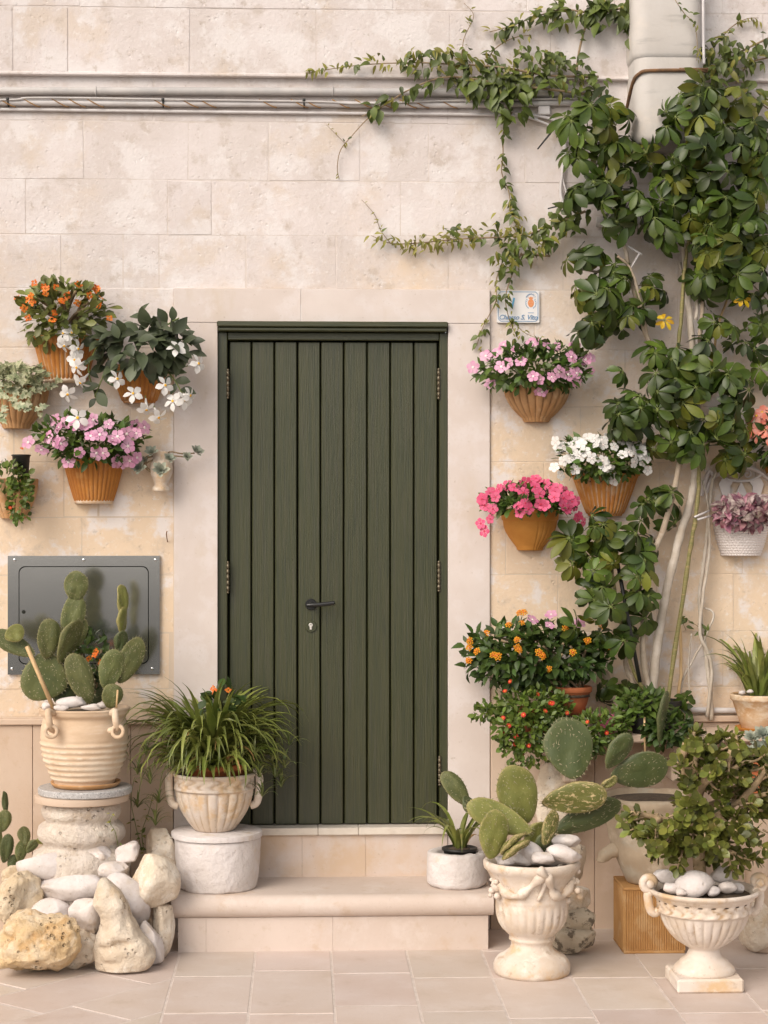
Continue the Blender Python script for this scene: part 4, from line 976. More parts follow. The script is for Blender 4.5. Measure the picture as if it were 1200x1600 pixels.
# --- variegated ivy
t, tp, rt = wall_pot('ivy_pot', 'variegated ivy in a scalloped clay wall pot at the left edge', 26, 605, 670, 104, 46, M_terral, 'lobe', 11)
c, rad = at(20, 592, -.12), (.14, .11, .062)
foliage('foliage', t, L_var, T_ivy, c, rad, 230, .036, 26, shell=.2, facecam=.7, jit=.8)
mb = MB(); fo = MB(); r = R(9)
for pts in ([(22, 612, -.2), (26, 630, -.24), (38, 640, -.24)], [(40, 612, -.2), (48, 632, -.23), (62, 640, -.2)], [(2, 615, -.22), (4, 640, -.25), (3, 655, -.24)], [(60, 600, -.14), (76, 605, -.12), (88, 602, -.08)]):
    P_ = smoothpath([at(*p) for p in pts], 4); mb.add(*tube(P_, .002, 5))
    for p in P_: fo.add(*xf(T_ivy, p + Vector((r.gauss(0, .008), -.006, r.gauss(0, .008))), frame((r.gauss(0, 1), -.2, r.gauss(-.3, .6)), (r.gauss(0, .2), -1, .3)), .036 * r.uniform(.7, 1.2)))
mb.build('stem', M_gstem, t); o = fo.build('trailing_leaves', L_var, t); o['kind'] = 'stuff'
# --- lower left little scalloped pot
t, tp, rt = wall_pot('trailing_pot', 'small scalloped clay pot with trailing red-flowered succulent at the left edge', 22, 748, 810, 78, 44, M_terral, 'lobe', 7)
c, rad = at(14, 745, -.13), (.085, .09, .06)
foliage('foliage', t, L_apt, [T_ob, T_rd], c, rad, 170, .028, 27)
foliage('hanging_foliage', t, L_apt, [T_ob, T_rd], at(30, 780, -.16), (.045, .03, .085), 130, .026, 28, up=-.3)
flowers(t, ME_red, at(25, 770, -.17), (.06, .03, .09), .024, 3, px=[(16, 793), (34, 701)])
MB().add(*lathe(at(33, 742, -.1) - Vector((0, 0, .0)), [(.030, 0), (.036, .075), (.040, .078), (.038, .082), (.033, .078)], 20)[:2]).build('nursery_pot', M_dark, t)
# --- jug with rosettes
t = thing('hanging_jug', 'little weathered jug with pale rosette succulents beside the surround', 'potted plant', at(252, 768, -.07))
jc = at(252, 768, -.07)
V, Fc, g = lathe(jc, [(.030, 0), (.036, .004), (.036, .016), (.026, .026), (.030, .04), (.043, .07), (.047, .095), (.042, .12), (.032, .14), (.034, .155), (.038, .162), (.030, .158), (.026, .14)], 28); MB().add(V, Fc).build('jug', M_carved, t)
MB().add(*tube(smoothpath([jc + Vector(q) for q in ((-.038, -.01, .08), (-.062, -.015, .10), (-.060, -.015, .135), (-.034, -.01, .145))], 5), .0065, 8)).build('jug_handle', M_twig, t)
def rosette(mb, p, n, size, seed):
    r = R(seed); m0 = facing(n)
    for k in range(22):
        a = k * 2.4; tlt = .15 + .9 * (1 - k / 22); L = size * (.35 + .65 * (1 - k / 26))
        d = m0 @ Vector((math.cos(a) * math.sin(tlt + .2), math.sin(a) * math.sin(tlt + .2), math.cos(tlt + .2)))
        mb.add(*xf(leaf_t(1, .5, .68, .18, -.15, 4), p, frame(d, m0 @ Vector((-math.cos(a) * .4, -math.sin(a) * .4, 1))), L))
mb = MB()
for (x, y, Y, n, s_) in ((218, 732, -.13, (-.3, -1, .4), .034), (251, 735, -.15, (0, -1, .3), .036), (237, 708, -.12, (-.2, -.8, .6), .03), (264, 718, -.12, (.3, -.8, .5), .026), (306, 707, -.08, (.5, -.6, .5), .030), (292, 714, -.08, (.2, -1, .3), .022), (226, 722, -.1, (-.4, -.6, .6), .024)): rosette(mb, at(x, y, Y), n, s_ * 1.25, x)
o = mb.build('rosettes', L_succ, t); o['kind'] = 'stuff'
mb = MB()
for pts in ([(250, 715, -.07), (265, 706, -.09), (285, 709, -.08), (304, 708, -.08)], [(248, 715, -.07), (232, 722, -.10), (218, 732, -.12)], [(252, 712, -.07), (268, 712, -.09), (291, 714, -.08)]): mb.add(*tube(smoothpath([at(*p) for p in pts], 4), .0035, 6))
mb.build('stem', M_twig, t)

# --- white basket
t = thing('basket_planter', 'white woven-look wall basket with scrolled back and purple spiderwort', 'potted plant', at(1157, 868, 0))
bc = at(1157, 868, -.001); s = S(-.08); hh = 58 / s; rb, rt = 31 / s, 44.5 / s
prf = []; NB = 14
for k in range(NB * 4 + 1):
    q = k / (NB * 4); rr = rb + (rt - rb) * (1 - (1 - q) ** 1.7); prf.append((rr, hh * q))
prf = [(rb * .8, 0)] + prf + [(rt * 1.03, hh), (rt * 1.03, hh + .008), (rt * .95, hh + .006), (rt * .9, hh * .85)]
def weave(th, tt, r_, z_):
    row = z_ / hh * NB; a = math.sin(row * 2 * math.pi) * .5
    return r_ + .0016 * math.sin(row * 2 * math.pi) + .0014 * math.cos(40 * th + math.pi * int(row)) * (0 if z_ >= hh else 1), z_, 0
V, Fc, g = lathe(bc, prf, 160, *HALF, weave); MB().add(V, Fc).build('basket', M_bask, t)
soil(t, bc + Vector((0, 0, hh - .01)), rt * .9)
def flatcurve(pts, w=.008, d=.010, y=-.012): return tube([at(px, py, y) for px, py in pts], w / 2 * 1.0, 8)
mb = MB(); sp = lambda pts: smoothpath([at(px, py, -.014) for px, py in pts], 6)
for sgn in (-1, 1):
    fx = lambda px: 1157 + sgn * (px - 1157)
    for pts, w in (([(1157, 729), (1175, 732), (1192, 741), (1204, 752), (1210, 770)], .0085), ([(1157, 752), (1175, 750), (1190, 742)], .006),
                   ([(1200, 742), (1206, 738), (1212, 752), (1218, 775)], .0085)):
        mb.add(*tube(sp([(fx(a), b) for a, b in pts]), w, 8))
    q = [(1158 + 9.5 + (8 - k * .55) * math.cos(k * .7 + math.pi), 741 + (8 - k * .55) * math.sin(k * .7 + math.pi)) for k in range(14)]
    mb.add(*tube(sp([(fx(a), b) for a, b in q]), .0035, 6))
    pet = [(1170, 752), (1186, 746), (1192, 756), (1188, 770), (1180, 785), (1174, 772), (1175, 760)]
    mb.add(*extrude([(X(fx(a)), Z(b)) for a, b in (pet if sgn < 0 else pet[::-1])], -.018, -.006))
mb.add(*extrude([(X(a), Z(b)) for a, b in [(1157, 752), (1148, 772), (1140, 795), (1174, 795), (1166, 772)]], -.018, -.006))
mb.build('scrolled_back', M_bask, t, angle=40)
c, rad = at(1160, 800, -.12), (.115, .10, .055)
T_tr = leaf_t(1, .62, .45, .25, .35, 5, .85)
foliage('foliage', t, L_trad, [T_tr], c, rad, 170, .046, 31, facecam=.9, jit=.8)
foliage('silvery_foliage', t, L_trad2, [T_tr], c + Vector((0, -.01, 0)), rad, 120, .046, 32, facecam=.9, jit=.8)
# --- coral flowers at the right edge
t, tp, rt = wall_pot('desert_rose_pot', 'coral pink star flowers over dark leaves at the right edge', 1232, 725, 790, 80, 46, M_terrao, 'flute', 14, None, rim=False)
c, rad = at(1226, 690, -.13), (.115, .11, .10)
foliage('foliage', t, L_lant, [T_ob, T_ov], c, rad, 300, .055, 33)
flowers(t, ME_cor, c, rad, .075, 4, px=[(1174, 670), (1182, 650), (1191, 645), (1196, 660), (1183, 680), (1188, 668), (1197, 672), (1205, 650), (1215, 660), (1204, 680)])
# --- lantana
zl = zof(1117, -.16)
rock('stand_stone', 'squat stone propping the lantana saucer on the shelf', 'stone', 893, 1128, 60, 24, -.16, M_rockc, 61, .05, .01, 0, 1, None, .4, 3)
t = thing('lantana_pot', 'bushy yellow lantana in a red clay bowl with saucer', 'potted plant', at(893, 1117, -.16))
pc = at(893, 1117, -.16); s = S(-.16)
def round_pot(root, pc, prof, m, seg=48, mod=None, name='pot', angle=50):
    V, Fc, g = lathe(pc, prof, seg, mod=mod); return MB().add(V, Fc, 0, g).build(name, m, root, angle=angle)
round_pot(t, pc, [(.04, 0), (.06, .003), (.078, .016), (.080, .020), (.074, .018), (.05, .008)], M_terrad, name='saucer')
round_pot(t, pc + Vector((0, 0, .009)), [(.045, 0), (.05, .004), (.064, .04), (.075, .082), (.079, .084), (.083, .088), (.084, .104), (.080, .108), (.074, .104), (.072, .08)], M_terrad)
soil(t, pc + Vector((0, 0, .10)), .075, False)
c, rad = at(838, 1025, -.17), (.285, .15, .145)
stems('stem', t, M_twig, pc + Vector((0, 0, .1)), c, rad, 16, .005, 6)
foliage('foliage', t, L_lant, [T_ov, leaf_t(1, .62, .4, .2, .3)], c, rad, 1150, .046, 34, shell=.3)
flowers(t, ME_lant, c, rad, .036, 10, px=[(735, 1002), (733, 1032), (746, 1018), (734, 1012), (778, 1026), (811, 1016), (808, 1012), (847, 1025), (842, 1020), (819, 957), (812, 958), (795, 977), (808, 1000), (883, 983), (940, 977), (771, 1024), (895, 1020), (858, 1045), (918, 1001), (954, 1012), (815, 974), (760, 990)])
flowers(t, ME_pink, c, rad, .05, 11, px=[(861, 960), (905, 974), (859, 977), (832, 968)])
# --- trailing aptenia
t = thing('trailing_succulent_pot', 'trailing bright green plant with tiny red flowers below the lantana', 'potted plant', at(835, 1141, -.2))
pc = at(838, 1143, -.2)
round_pot(t, pc, [(.05, 0), (.055, .003), (.072, .075), (.079, .078), (.08, .096), (.075, .1), (.068, .095)], M_terrad); soil(t, pc + Vector((0, 0, .09)), .068, False)
c, rad = at(838, 1105, -.24), (.165, .12, .085)
foliage('foliage', t, L_apt, [T_ob, T_rd, T_ov], c, rad, 620, .030, 35, shell=.25)
foliage('hanging_foliage', t, L_apt, [T_ob, T_rd, T_ov], at(824, 1146, -.33), (.14, .05, .125), 640, .030, 36, up=-.2, shell=.2)
foliage('side_foliage', t, L_apt, [T_ob, T_rd], at(765, 1112, -.22), (.085, .06, .035), 150, .028, 37, up=-.1, shell=.1)
flowers(t, ME_red, at(835, 1130, -.28), (.15, .10, .14), .024, 12, px=[(797, 1065), (789, 1080), (863, 1099), (852, 1111), (818, 1117), (795, 1134), (788, 1146), (806, 1150), (804, 1163), (860, 1098), (886, 1114), (815, 1180), (840, 1085), (786, 1122), (870, 1140), (826, 1165)])
# --- pink pot and black pot on the shelf
t = thing('pink_pot', 'small pink plastic pot with leafy red-flowered plant behind the big pads', 'potted plant', at(948, 1172, -.30))
pc = Vector((X(948, -.26), -.25, ZS)); round_pot(t, pc, [(.028, 0), (.03, .002), (.038, .06), (.042, .061), (.042, .072), (.038, .074), (.034, .07)], M_pinkpot); soil(t, pc + Vector((0, 0, .066)), .034, False)
c, rad = at(935, 1138, -.29), (.13, .08, .06)
foliage('foliage', t, L_apt, [T_ob, T_ov], c, rad, 420, .032, 38); foliage('hanging_foliage', t, L_herb, [T_ob, T_ov], at(905, 1160, -.34), (.12, .05, .06), 260, .034, 40, up=-.2); flowers(t, ME_red, c, rad, .024, 13, px=[(948, 1145), (918, 1128)])
t = thing('herb_pot', 'glossy herb in a black nursery pot tied to a thin cane', 'potted plant', Vector((X(1006, -.24), -.23, ZS)))
pc = Vector((X(1006, -.23), -.23, ZS)); round_pot(t, pc, [(.045, 0), (.047, .002), (.058, .075), (.063, .076), (.063, .086), (.058, .088), (.052, .08)], M_dark); soil(t, pc + Vector((0, 0, .08)), .052, False)
c, rad = at(1004, 1104, -.24), (.095, .08, .065)
foliage('foliage', t, L_herb, [T_ov, T_pt], c, rad, 260, .042, 39); foliage('dark_foliage', t, L_lant, [T_ov, T_ob], at(1045, 1140, -.30), (.10, .06, .06), 220, .045, 41)
MB().add(*tube([at(1008, 1175, -.31), at(1007, 1120, -.30)], .0045, 6)).build('cane', M_wood, t)
# --- bowl of spider plant at the right edge
t = thing('spider_plant_bowl', 'upright grassy spider plant in a salt-stained clay bowl at the right edge', 'potted plant', Vector((X(1186, -.16), -.16, ZS)))
pc = Vector((X(1186, -.16), -.16, ZS))
round_pot(t, pc, [(.05, 0), (.085, .002), (.095, .012), (.097, .016), (.09, .014), (.06, .006)], M_terrao, name='saucer')
round_pot(t, pc + Vector((0, 0, .007)), [(.065, 0), (.07, .004), (.09, .06), (.108, .115), (.114, .118), (.117, .124), (.117, .138), (.112, .142), (.104, .138), (.1, .11)], M_efflo); soil(t, pc + Vector((0, 0, .135)), .104, False)
def blade_t(L, w, bend, seed, n=9, a0=82):
    V = []; Fc = []; a = math.radians(a0); y = z = 0.0; r = R(seed)
    for i in range(n + 1):
        q = i / n; ww = w * (.75 + .5 * math.sin(math.pi * min(1, q * 1.15))) * (1 - q ** 3) + .0006
        nx, nzv = -math.sin(a), math.cos(a)
        V += [(-ww, y - nx * -ww * .0, z + ww * .5), (0, y, z), (ww, y, z + ww * .5)]
        y += L / n * math.cos(a); z += L / n * math.sin(a); a -= bend * (.4 + 1.2 * q) / n + r.gauss(0, .03)
    for i in range(n): b_ = 3 * i; Fc += [(b_, b_ + 1, b_ + 4, b_ + 3), (b_ + 1, b_ + 2, b_ + 5, b_ + 4)]
    return np.array(V), Fc
BL = [MB().add(*blade_t(L, w * 1.35, bd, k)).mesh('blade', L_spid) for k, (L, w, bd) in enumerate(((.30, .0062, 1.2), (.34, .0066, 1.7), (.30, .007, 2.3), (.36, .0062, 2.6), (.28, .0065, 2.9), (.24, .006, .7), (.32, .0066, 3.2), (.38, .006, 3.1)))]
BL += [MB().add(*blade_t(L, w * 1.35, bd, k + 60, 9, a_)).mesh('blade', L_spid) for k, (L, w, bd, a_) in enumerate(((.20, .0066, 1.9, 38), (.24, .0062, 2.2, 50), (.17, .0066, 1.5, 20)))]
BD = [MB().add(*blade_t(L, w, bd, k + 30)).mesh('dry_blade', L_dry) for k, (L, w, bd) in enumerate(((.22, .006, 3.0), (.18, .008, 3.4), (.26, .006, 2.6)))]
def blades(root, c, spread, n, seed, pick, scale=1.0, dry=0, front=None, tilt=.35):
    r = R(seed)
    for k in range(n + dry):
        a = r.uniform(0, 2 * math.pi); rr = spread * math.sqrt(r.random())
        az = math.atan2(math.sin(a), math.cos(a)); p = Vector(c) + Vector((rr * math.cos(a), rr * math.sin(a), r.uniform(-.01, .02)))
        m = Matrix.Rotation(az - math.pi / 2 + r.gauss(0, .35), 3, 'Z') @ Matrix.Rotation(-r.uniform(0, tilt) * rr / spread, 3, 'X') @ Matrix.Rotation(r.gauss(0, .15), 3, 'Y')
        if k < n: inst('blade', BL[r.choice(pick)], root, p, m, scale * r.uniform(.7, 1.2))
        else: inst('dry_blade', r.choice(BD), root, p, m, scale * r.uniform(.8, 1.1))
blades(t, pc + Vector((0, 0, .14)), .06, 75, 3, [0, 0, 1, 5, 5, 2], .92)
for k, (x, y) in enumerate(((1160, 1082), (1172, 1080))): rock('pebble', '', '', x, y, 12, 7, -.24, M_rockw, 70 + k, .05, .0, 0, 1, sub=2, parent=t)
# --- blue succulent at the right edge
t = thing('blue_succulent_pot', 'blue-grey rosette succulent at the right edge above the jade plant', 'potted plant', at(1192, 1205, -.42))
mb = MB()
for k, (x, y, s_) in enumerate(((1175, 1155, .045), (1192, 1150, .05), (1186, 1172, .05), (1203, 1170, .05), (1170, 1175, .035), (1200, 1190, .05))): rosette(mb, at(x, y, -.44 - .01 * k), (.1 * (k - 2), -.8, .7), s_, k)
o = mb.build('rosettes', L_succ, t); o['kind'] = 'stuff'
pc = at(1196, 1262, -.42); round_pot(t, pc, [(.05, 0), (.055, .004), (.075, .15), (.082, .152), (.08, .17), (.07, .16)], M_terrad)
round_pot(t, Vector((pc.x, pc.y, 0)), [(.07, 0), (.08, .01), (.08, pc.z - .02), (.09, pc.z - .012), (.09, pc.z - .001)], M_dado, name='pedestal')

# ------------------------------------------------------------------ prickly pears
def pad_mesh(seed, m):
    r = R(seed); V = []; Fc = []; g = []; nu, nv = 30, 16; b2 = r.uniform(-.4, .4); o = Vector((seed * 3.1, 2, 7))
    for i in range(nv + 1):
        ph = math.pi * i / nv; rho = math.sin(ph) ** .75 if 0 < i < nv else 0.001; y = math.copysign(math.sqrt(max(0, 1 - rho ** 3.5)), -math.cos(ph)) if i != nv // 2 else 0
        for j in range(nu):
            th = 2 * math.pi * j / nu; x, z = math.cos(th), math.sin(th)
            w = 1 + .05 * noise.noise(Vector((x, z, 0)) * 1.5 + o)
            x *= .88 + .18 * z - .08 * z * z; x *= rho * w; z *= rho * w
            V.append((x * .5, y * .5 + b2 * (z * z - .4) + .35 * noise.noise(Vector((x, z, y * .3)) * 1.8 + o), z * .5)); g.append(max(0, rho ** 14 - .1))
    for i in range(nv):
        for j in range(nu): k = (j + 1) % nu; Fc.append((i * nu + j, i * nu + k, (i + 1) * nu + k, (i + 1) * nu + j))
    mb = MB().add(V, Fc, 0, g); A = np.array(V)
    for q in range(150):                                  # spines in loose rows, and along the rim
        rim = q % 3 == 0; i = nv // 2 if rim else r.randrange(2, nv // 2); j = r.randrange(nu); p = A[i * nu + j] + (0 if rim else np.array((r.uniform(-.02, .02), 0, r.uniform(-.02, .02))))
        L = r.uniform(.15, .38); d = np.array((p[0] * .09, -.3 * L, p[2] * .09)) if rim else np.array((r.gauss(0, .03), -L * .8, r.gauss(0, .03)))
        if not rim and r.random() < .35: continue
        w = .008; mb.add([p + np.array((-w, 0, 0)), p + np.array((w, 0, w)), p + np.array((0, 0, -w)), p + d], [(0, 1, 3), (1, 2, 3), (2, 0, 3)], 1)
    return mb.mesh('pad', [m, M_spine])
PADS = {k: [pad_mesh(i, m) for i in range(4)] for k, m in (('n', M_pad), ('l', M_padl), ('d', M_padd), ('s', M_pads))}
SP = MB(); _r = R(4)
def cactus(root, pads, Y0, seed, thick=.019):
    r = R(seed)
    for k, (x, y, w, h, roll, yaw, dy, kd) in enumerate(pads):
        Y = Y0 + dy; s = S(Y); p = at(x, y, Y)
        m = Matrix.Rotation(math.radians(roll), 3, 'Y') @ Matrix.Rotation(math.radians(r.uniform(-8, 8)), 3, 'X') @ Matrix.Rotation(math.radians(yaw), 3, 'Z')
        inst('pad', r.choice(PADS[kd]), root, p, m, (w / s / max(.35, abs(math.cos(math.radians(yaw)))), thick, h / s))
# --- amphora with ring handles on the old column base
CY = -.30; s = S(CY)
col = thing('column_base', 'eroded round stone column base under the cactus pot', 'column', Vector((X(129, CY), CY, 0)))
cx = X(127, CY); zt = zof(1248, CY)
def erode(seed, amp):
    o = Vector((seed, seed * 2.3, 1))
    def f(th, t, r, z):
        q = Vector((math.cos(th) * 2, math.sin(th) * 2, z * 14)) + o
        return r * (1 + amp * noise.noise(q) + amp * .5 * noise.noise(q * 2.7) + amp * .3 * noise.noise(q * 7)), z + .006 * noise.noise(q * 1.3), 0
    return f
k = 1 / s
pr = [(80 * k, 0), (84 * k, .02)] + [(r_ * k, zt - (y - 1259) / s) for r_, y in ((84, 1420), (80, 1400), (74, 1372), (76, 1358), (76, 1346), (73, 1337), (66, 1333), (59, 1328), (58, 1324), (62, 1320), (67, 1315), (69, 1307), (67, 1299), (61, 1294), (55, 1291), (54, 1287), (58, 1283), (61, 1277), (61, 1270), (57, 1264), (54, 1259))]
V, Fc, g = lathe((cx, CY, 0), pr, 72, mod=erode(3, .03)); MB().add(V, Fc).build('shaft', M_column, col)
V, Fc, g = lathe((cx + .002, CY, zt - .002), [(.17, .0), (.182, .004), (.184, .018), (.182, .028), (.176, .031)], 56); MB().add(V, Fc).build('top_disc', M_dado, col, angle=40)
gd = thing('granite_disc', 'speckled grey granite disc lying on the column base', 'slab', Vector((X(133, CY), CY, zt + .0295)))
V, Fc, g = lathe((X(133, CY), CY, zt + .0295), [(.178, 0), (.183, .004), (.184, .022), (.180, .027)], 56); MB().add(V, Fc).build('disc', M_granite, gd, angle=40)
zp = zt + .057
am = thing('amphora_planter', 'ribbed clay amphora with two ring handles holding a prickly pear', 'planter', Vector((X(133, CY), CY, zp)))
V, Fc, g = lathe((X(134, CY), CY, zp), [(.10, 0), (.125, .002), (.136, .014), (.137, .021), (.130, .019), (.10, .008)], 48); MB().add(V, Fc).build('saucer', M_terral, am)
ac = Vector((X(132, CY), CY, zp + .008)); hh = (1222 - 1105) / s
pr = []
for q in np.linspace(0, 1, 60):
    rr = np.interp(q, [0, .03, .15, .35, .58, .75, .86, .90, .95, 1.0], [44, 47, 54, 64, 68, 67, 64, 63, 69, 70]) / s
    if .04 < q < .62: rr += .0034 * math.sin(q * 13 * 2 * math.pi)
    pr.append((rr, q * hh))
pr += [(71 / s, hh + .003), (68 / s, hh + .008), (62 / s, hh + .004), (58 / s, hh - .03)]
V, Fc, g = lathe(ac, pr, 72, mod=lambda th, t, r_, z_: (r_, z_, .8 * max(0, math.sin(z_ / hh * 13 * 2 * math.pi)) if z_ < hh * .6 else 0)); MB().add(V, Fc, 0, g).build('pot', M_amph, am)
for px in (77, 181):
    q = at(px, 1118, CY - .165); a = at(px + (6 if px < 100 else -6), 1115, CY - .15); e = at(px + (10 if px < 100 else -10), 1142, CY - .15)
    lug = MB().add(*tube(smoothpath([a, at(px - 2, 1112, CY - .185), at(px, 1128, CY - .195), at(px + 2, 1138, CY - .175), e], 5), .013, 10)).build('lug', M_amph, am)
    MB().add(*torus(at(px + 3, 1143, CY - .192), .022, .0075, (.25 if px < 100 else -.25, -1, .1), 28, 9)).build('ring', M_amph, lug)
soil(am, ac + Vector((0, 0, hh - .02)), 58 / s, False)
for kx, (x, y, w, h, yy, rl) in enumerate(((113, 1098, 52, 20, -.10, -3), (74, 1103, 18, 16, -.10, 0), (143, 1105, 34, 12, -.13, 0), (95, 1106, 26, 12, -.14, 0), (160, 1103, 22, 12, -.06, 0))):
    rock('pebble', '', '', x, y, w, h, CY + yy, M_rockw, 80 + kx, .06, .004, rl, 1, sub=3, parent=am)
cp = thing('prickly_pear', 'prickly pear with upright oval pads in the ring-handled amphora', 'cactus', ac + Vector((0, 0, hh - .01)))
cactus(cp, [(119, 917, 41, 50, 2, 10, -.02, 'n'), (113, 964, 40, 74, 14, 15, -.02, 'n'), (76, 998, 40, 64, 6, 20, -.06, 'n'), (108, 1002, 28, 76, 24, 55, -.07, 'n'), (120, 990, 34, 56, 16, 15, 0, 'n'), (70, 1060, 86, 72, -62, 5, -.04, 'n'), (126, 1060, 44, 84, -20, 20, -.09, 'n'),
            (173, 1046, 42, 66, 16, 15, -.08, 'n'), (203, 1032, 40, 78, 24, 20, -.05, 'n'), (175, 1088, 36, 40, 8, 20, -.11, 'n'), (191, 938, 17, 50, -2, 55, .02, 'l'), (191, 970, 13, 46, 4, 65, .02, 'l'), (189, 1004, 22, 40, 8, 30, .02, 'd'), (22, 1006, 34, 74, -60, 15, -.06, 'n'), (24, 990, 34, 28, -40, 20, -.09, 'l'),
            (150, 1075, 40, 60, 10, 30, .03, 'd'), (100, 1085, 40, 50, -12, 30, 0, 'd')], CY, 2)
MB().add(*tube([at(84, 1108, CY - .11), at(42, 1010, CY - .16)], .0085, 4)).build('wooden_stake', M_wood, cp)
MB().add(*tube([at(182, 1106, CY - .13), at(184, 1078, CY - .13)], .004, 5)).build('cane', M_wood, cp)
ct = thing('crown_of_thorns', 'dark leafy sprig with orange-red flowers among the amphora pads', 'plant', ac + Vector((.02, .03, hh - .01)))
c, rad = at(143, 1030, CY + .04), (.06, .06, .11)
foliage('foliage', ct, L_lant, [T_ob], c, rad, 150, .042, 51); stems('stem', ct, M_twig, ac + Vector((.02, .03, hh - .02)), c, rad, 6, .005, 9)
flowers(ct, ME_crown, c, rad, .03, 14, px=[(138, 1029), (151, 1018), (148, 1024), (103, 1020), (158, 1035)])
lc = thing('little_prickly_pear', 'small prickly pear at the left edge behind the stone heap', 'cactus', at(20, 1345, -.2))
cactus(lc, [(8, 1254, 9, 36, -4, 50, 0, 'd'), (6, 1283, 24, 36, 12, 20, -.02, 'n'), (38, 1306, 21, 30, -12, 20, -.03, 'n'), (70, 1311, 18, 32, 72, 15, -.03, 'l'), (10, 1326, 22, 48, 10, 25, -.04, 'd'), (33, 1330, 20, 34, 6, 30, -.04, 'n'), (50, 1322, 16, 26, 40, 30, -.03, 'n'), (-8, 1310, 26, 44, -12, 20, -.02, 'n'), (22, 1350, 22, 30, 0, 20, -.02, 'd')], -.24, 6, .014)

# ------------------------------------------------------------------ white tub, carved bowl and spider plant
TY = -.205; s = S(TY); ZT = .222
tub = thing('white_tub', 'big whitewashed stone tub with lid standing on the step', 'tub', Vector((X(340, TY), TY, ZT)))
tc = Vector((X(340, TY), TY, ZT)); zl = zof(1305, TY)
pr = [(57 / s, 0), (61 / s, .006), (64 / s, .05), (66 / s, .12), (67 / s, zl - ZT - .01), (66 / s, zl - ZT)]
pr2 = []
for a, b_ in zip(pr, pr[1:]):
    for q in np.linspace(0, 1, 9)[:-1]: pr2.append((a[0] + (b_[0] - a[0]) * q, a[1] + (b_[1] - a[1]) * q))
pr2.append(pr[-1]); V, Fc, g = lathe(tc, pr2, 90, mod=erode(7, .008)); MB().add(V, Fc).build('tub_body', M_white, tub)
V, Fc, g = lathe(Vector((tc.x - .003, TY, zl)), [(66 / s, 0), (70.5 / s, .003), (71 / s, .012), (70.5 / s, .022), (68 / s, .026)], 64); MB().add(V, Fc).build('lid', M_white, tub, angle=40)
zb = zl + .026
bw = thing('carved_bowl_planter', 'carved cream bowl of arching spider plants on the white tub', 'potted plant', Vector((X(334, TY), TY, zb)))
bc = Vector((X(335, TY), TY, zb)); hb = (1297 - 1206) / s; rm = 61 / s
def bowlmod(th, t, r_, z_):
    q = z_ / hb
    if q < .70: a = abs(math.sin(11 * th)); return r_ * (1 - .055 * (1 - a ** .5) * min(1, q * 4)), z_, .7 * max(0, 1 - a * 2.2)
    if .76 < q < .93: w_ = math.sin(18 * th + 2.2 * math.sin((q - .76) / .17 * math.pi * 2)); return r_ + .0032 * w_, z_, max(0, -w_) * .7
    return r_, z_, 0
pr = [(28 / s, 0), (31 / s, .004)] + [((31 + 30 * math.sin(q * math.pi / 2) ** .9) / s, hb * .70 * q + .004) for q in np.linspace(.04, 1, 16)] + [(62 / s, hb * .71), (63.5 / s, hb * .73), (62 / s, hb * .755)] + [(61.5 / s, hb * q) for q in np.linspace(.77, .92, 9)] + [(64 / s, hb * .94), (66 / s, hb * .97), (65 / s, hb), (60 / s, hb * .99), (57 / s, hb * .8)]
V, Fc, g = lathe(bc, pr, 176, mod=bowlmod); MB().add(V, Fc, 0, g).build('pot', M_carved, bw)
for sg_ in (-1, 1):
    e = [bc + Vector((sg_ * a / s, -.01, z_ * hb)) for a, z_ in ((56, .42), (66, .48), (70, .72), (69, .95), (60, 1.0))]
    MB().add(*tube(smoothpath(e, 5), [.016] * 21, 10)).build('handle', M_carved, bw)
V, Fc, g = lathe(bc + Vector((.01, 0, hb - .05)), [(.10, 0), (.12, .062), (.128, .064), (.13, .085), (.124, .088), (.115, .08)], 48); MB().add(V, Fc).build('inner_pot', M_terrad, bw)
soil(bw, bc + Vector((.01, 0, hb + .02)), .115, False)
top = bc + Vector((0.0, 0, hb + .03))
blades(bw, top + Vector((-.01, 0, .03)), .11, 130, 41, [1, 2, 3, 4, 6, 7], 1.08, 0, tilt=.6)
blades(bw, top + Vector((-.06, -.02, .02)), .08, 40, 44, [2, 3, 4, 6, 7], 1.1, 4, tilt=.8)
blades(bw, top + Vector((-.03, 0, .05)), .09, 70, 42, [0, 0, 1, 2, 5], 1.0, 0, tilt=.5)
blades(bw, top + Vector((0, -.03, .0)), .12, 70, 45, [3, 4, 6, 7], .95, 6, tilt=1.0)
blades(bw, top + Vector((0, -.02, .005)), .125, 120, 46, [8, 9, 10], 1.05, 8, tilt=.3)
blades(bw, top, .11, 90, 43, [2, 3, 4, 6], .75, 26, tilt=.9)
mb = MB(); r = R(55)                                      # runners with plantlets
tuft = [blade_t(.09, .0028, 2.2, 90 + k, 5) for k in range(3)]
pl = MB()
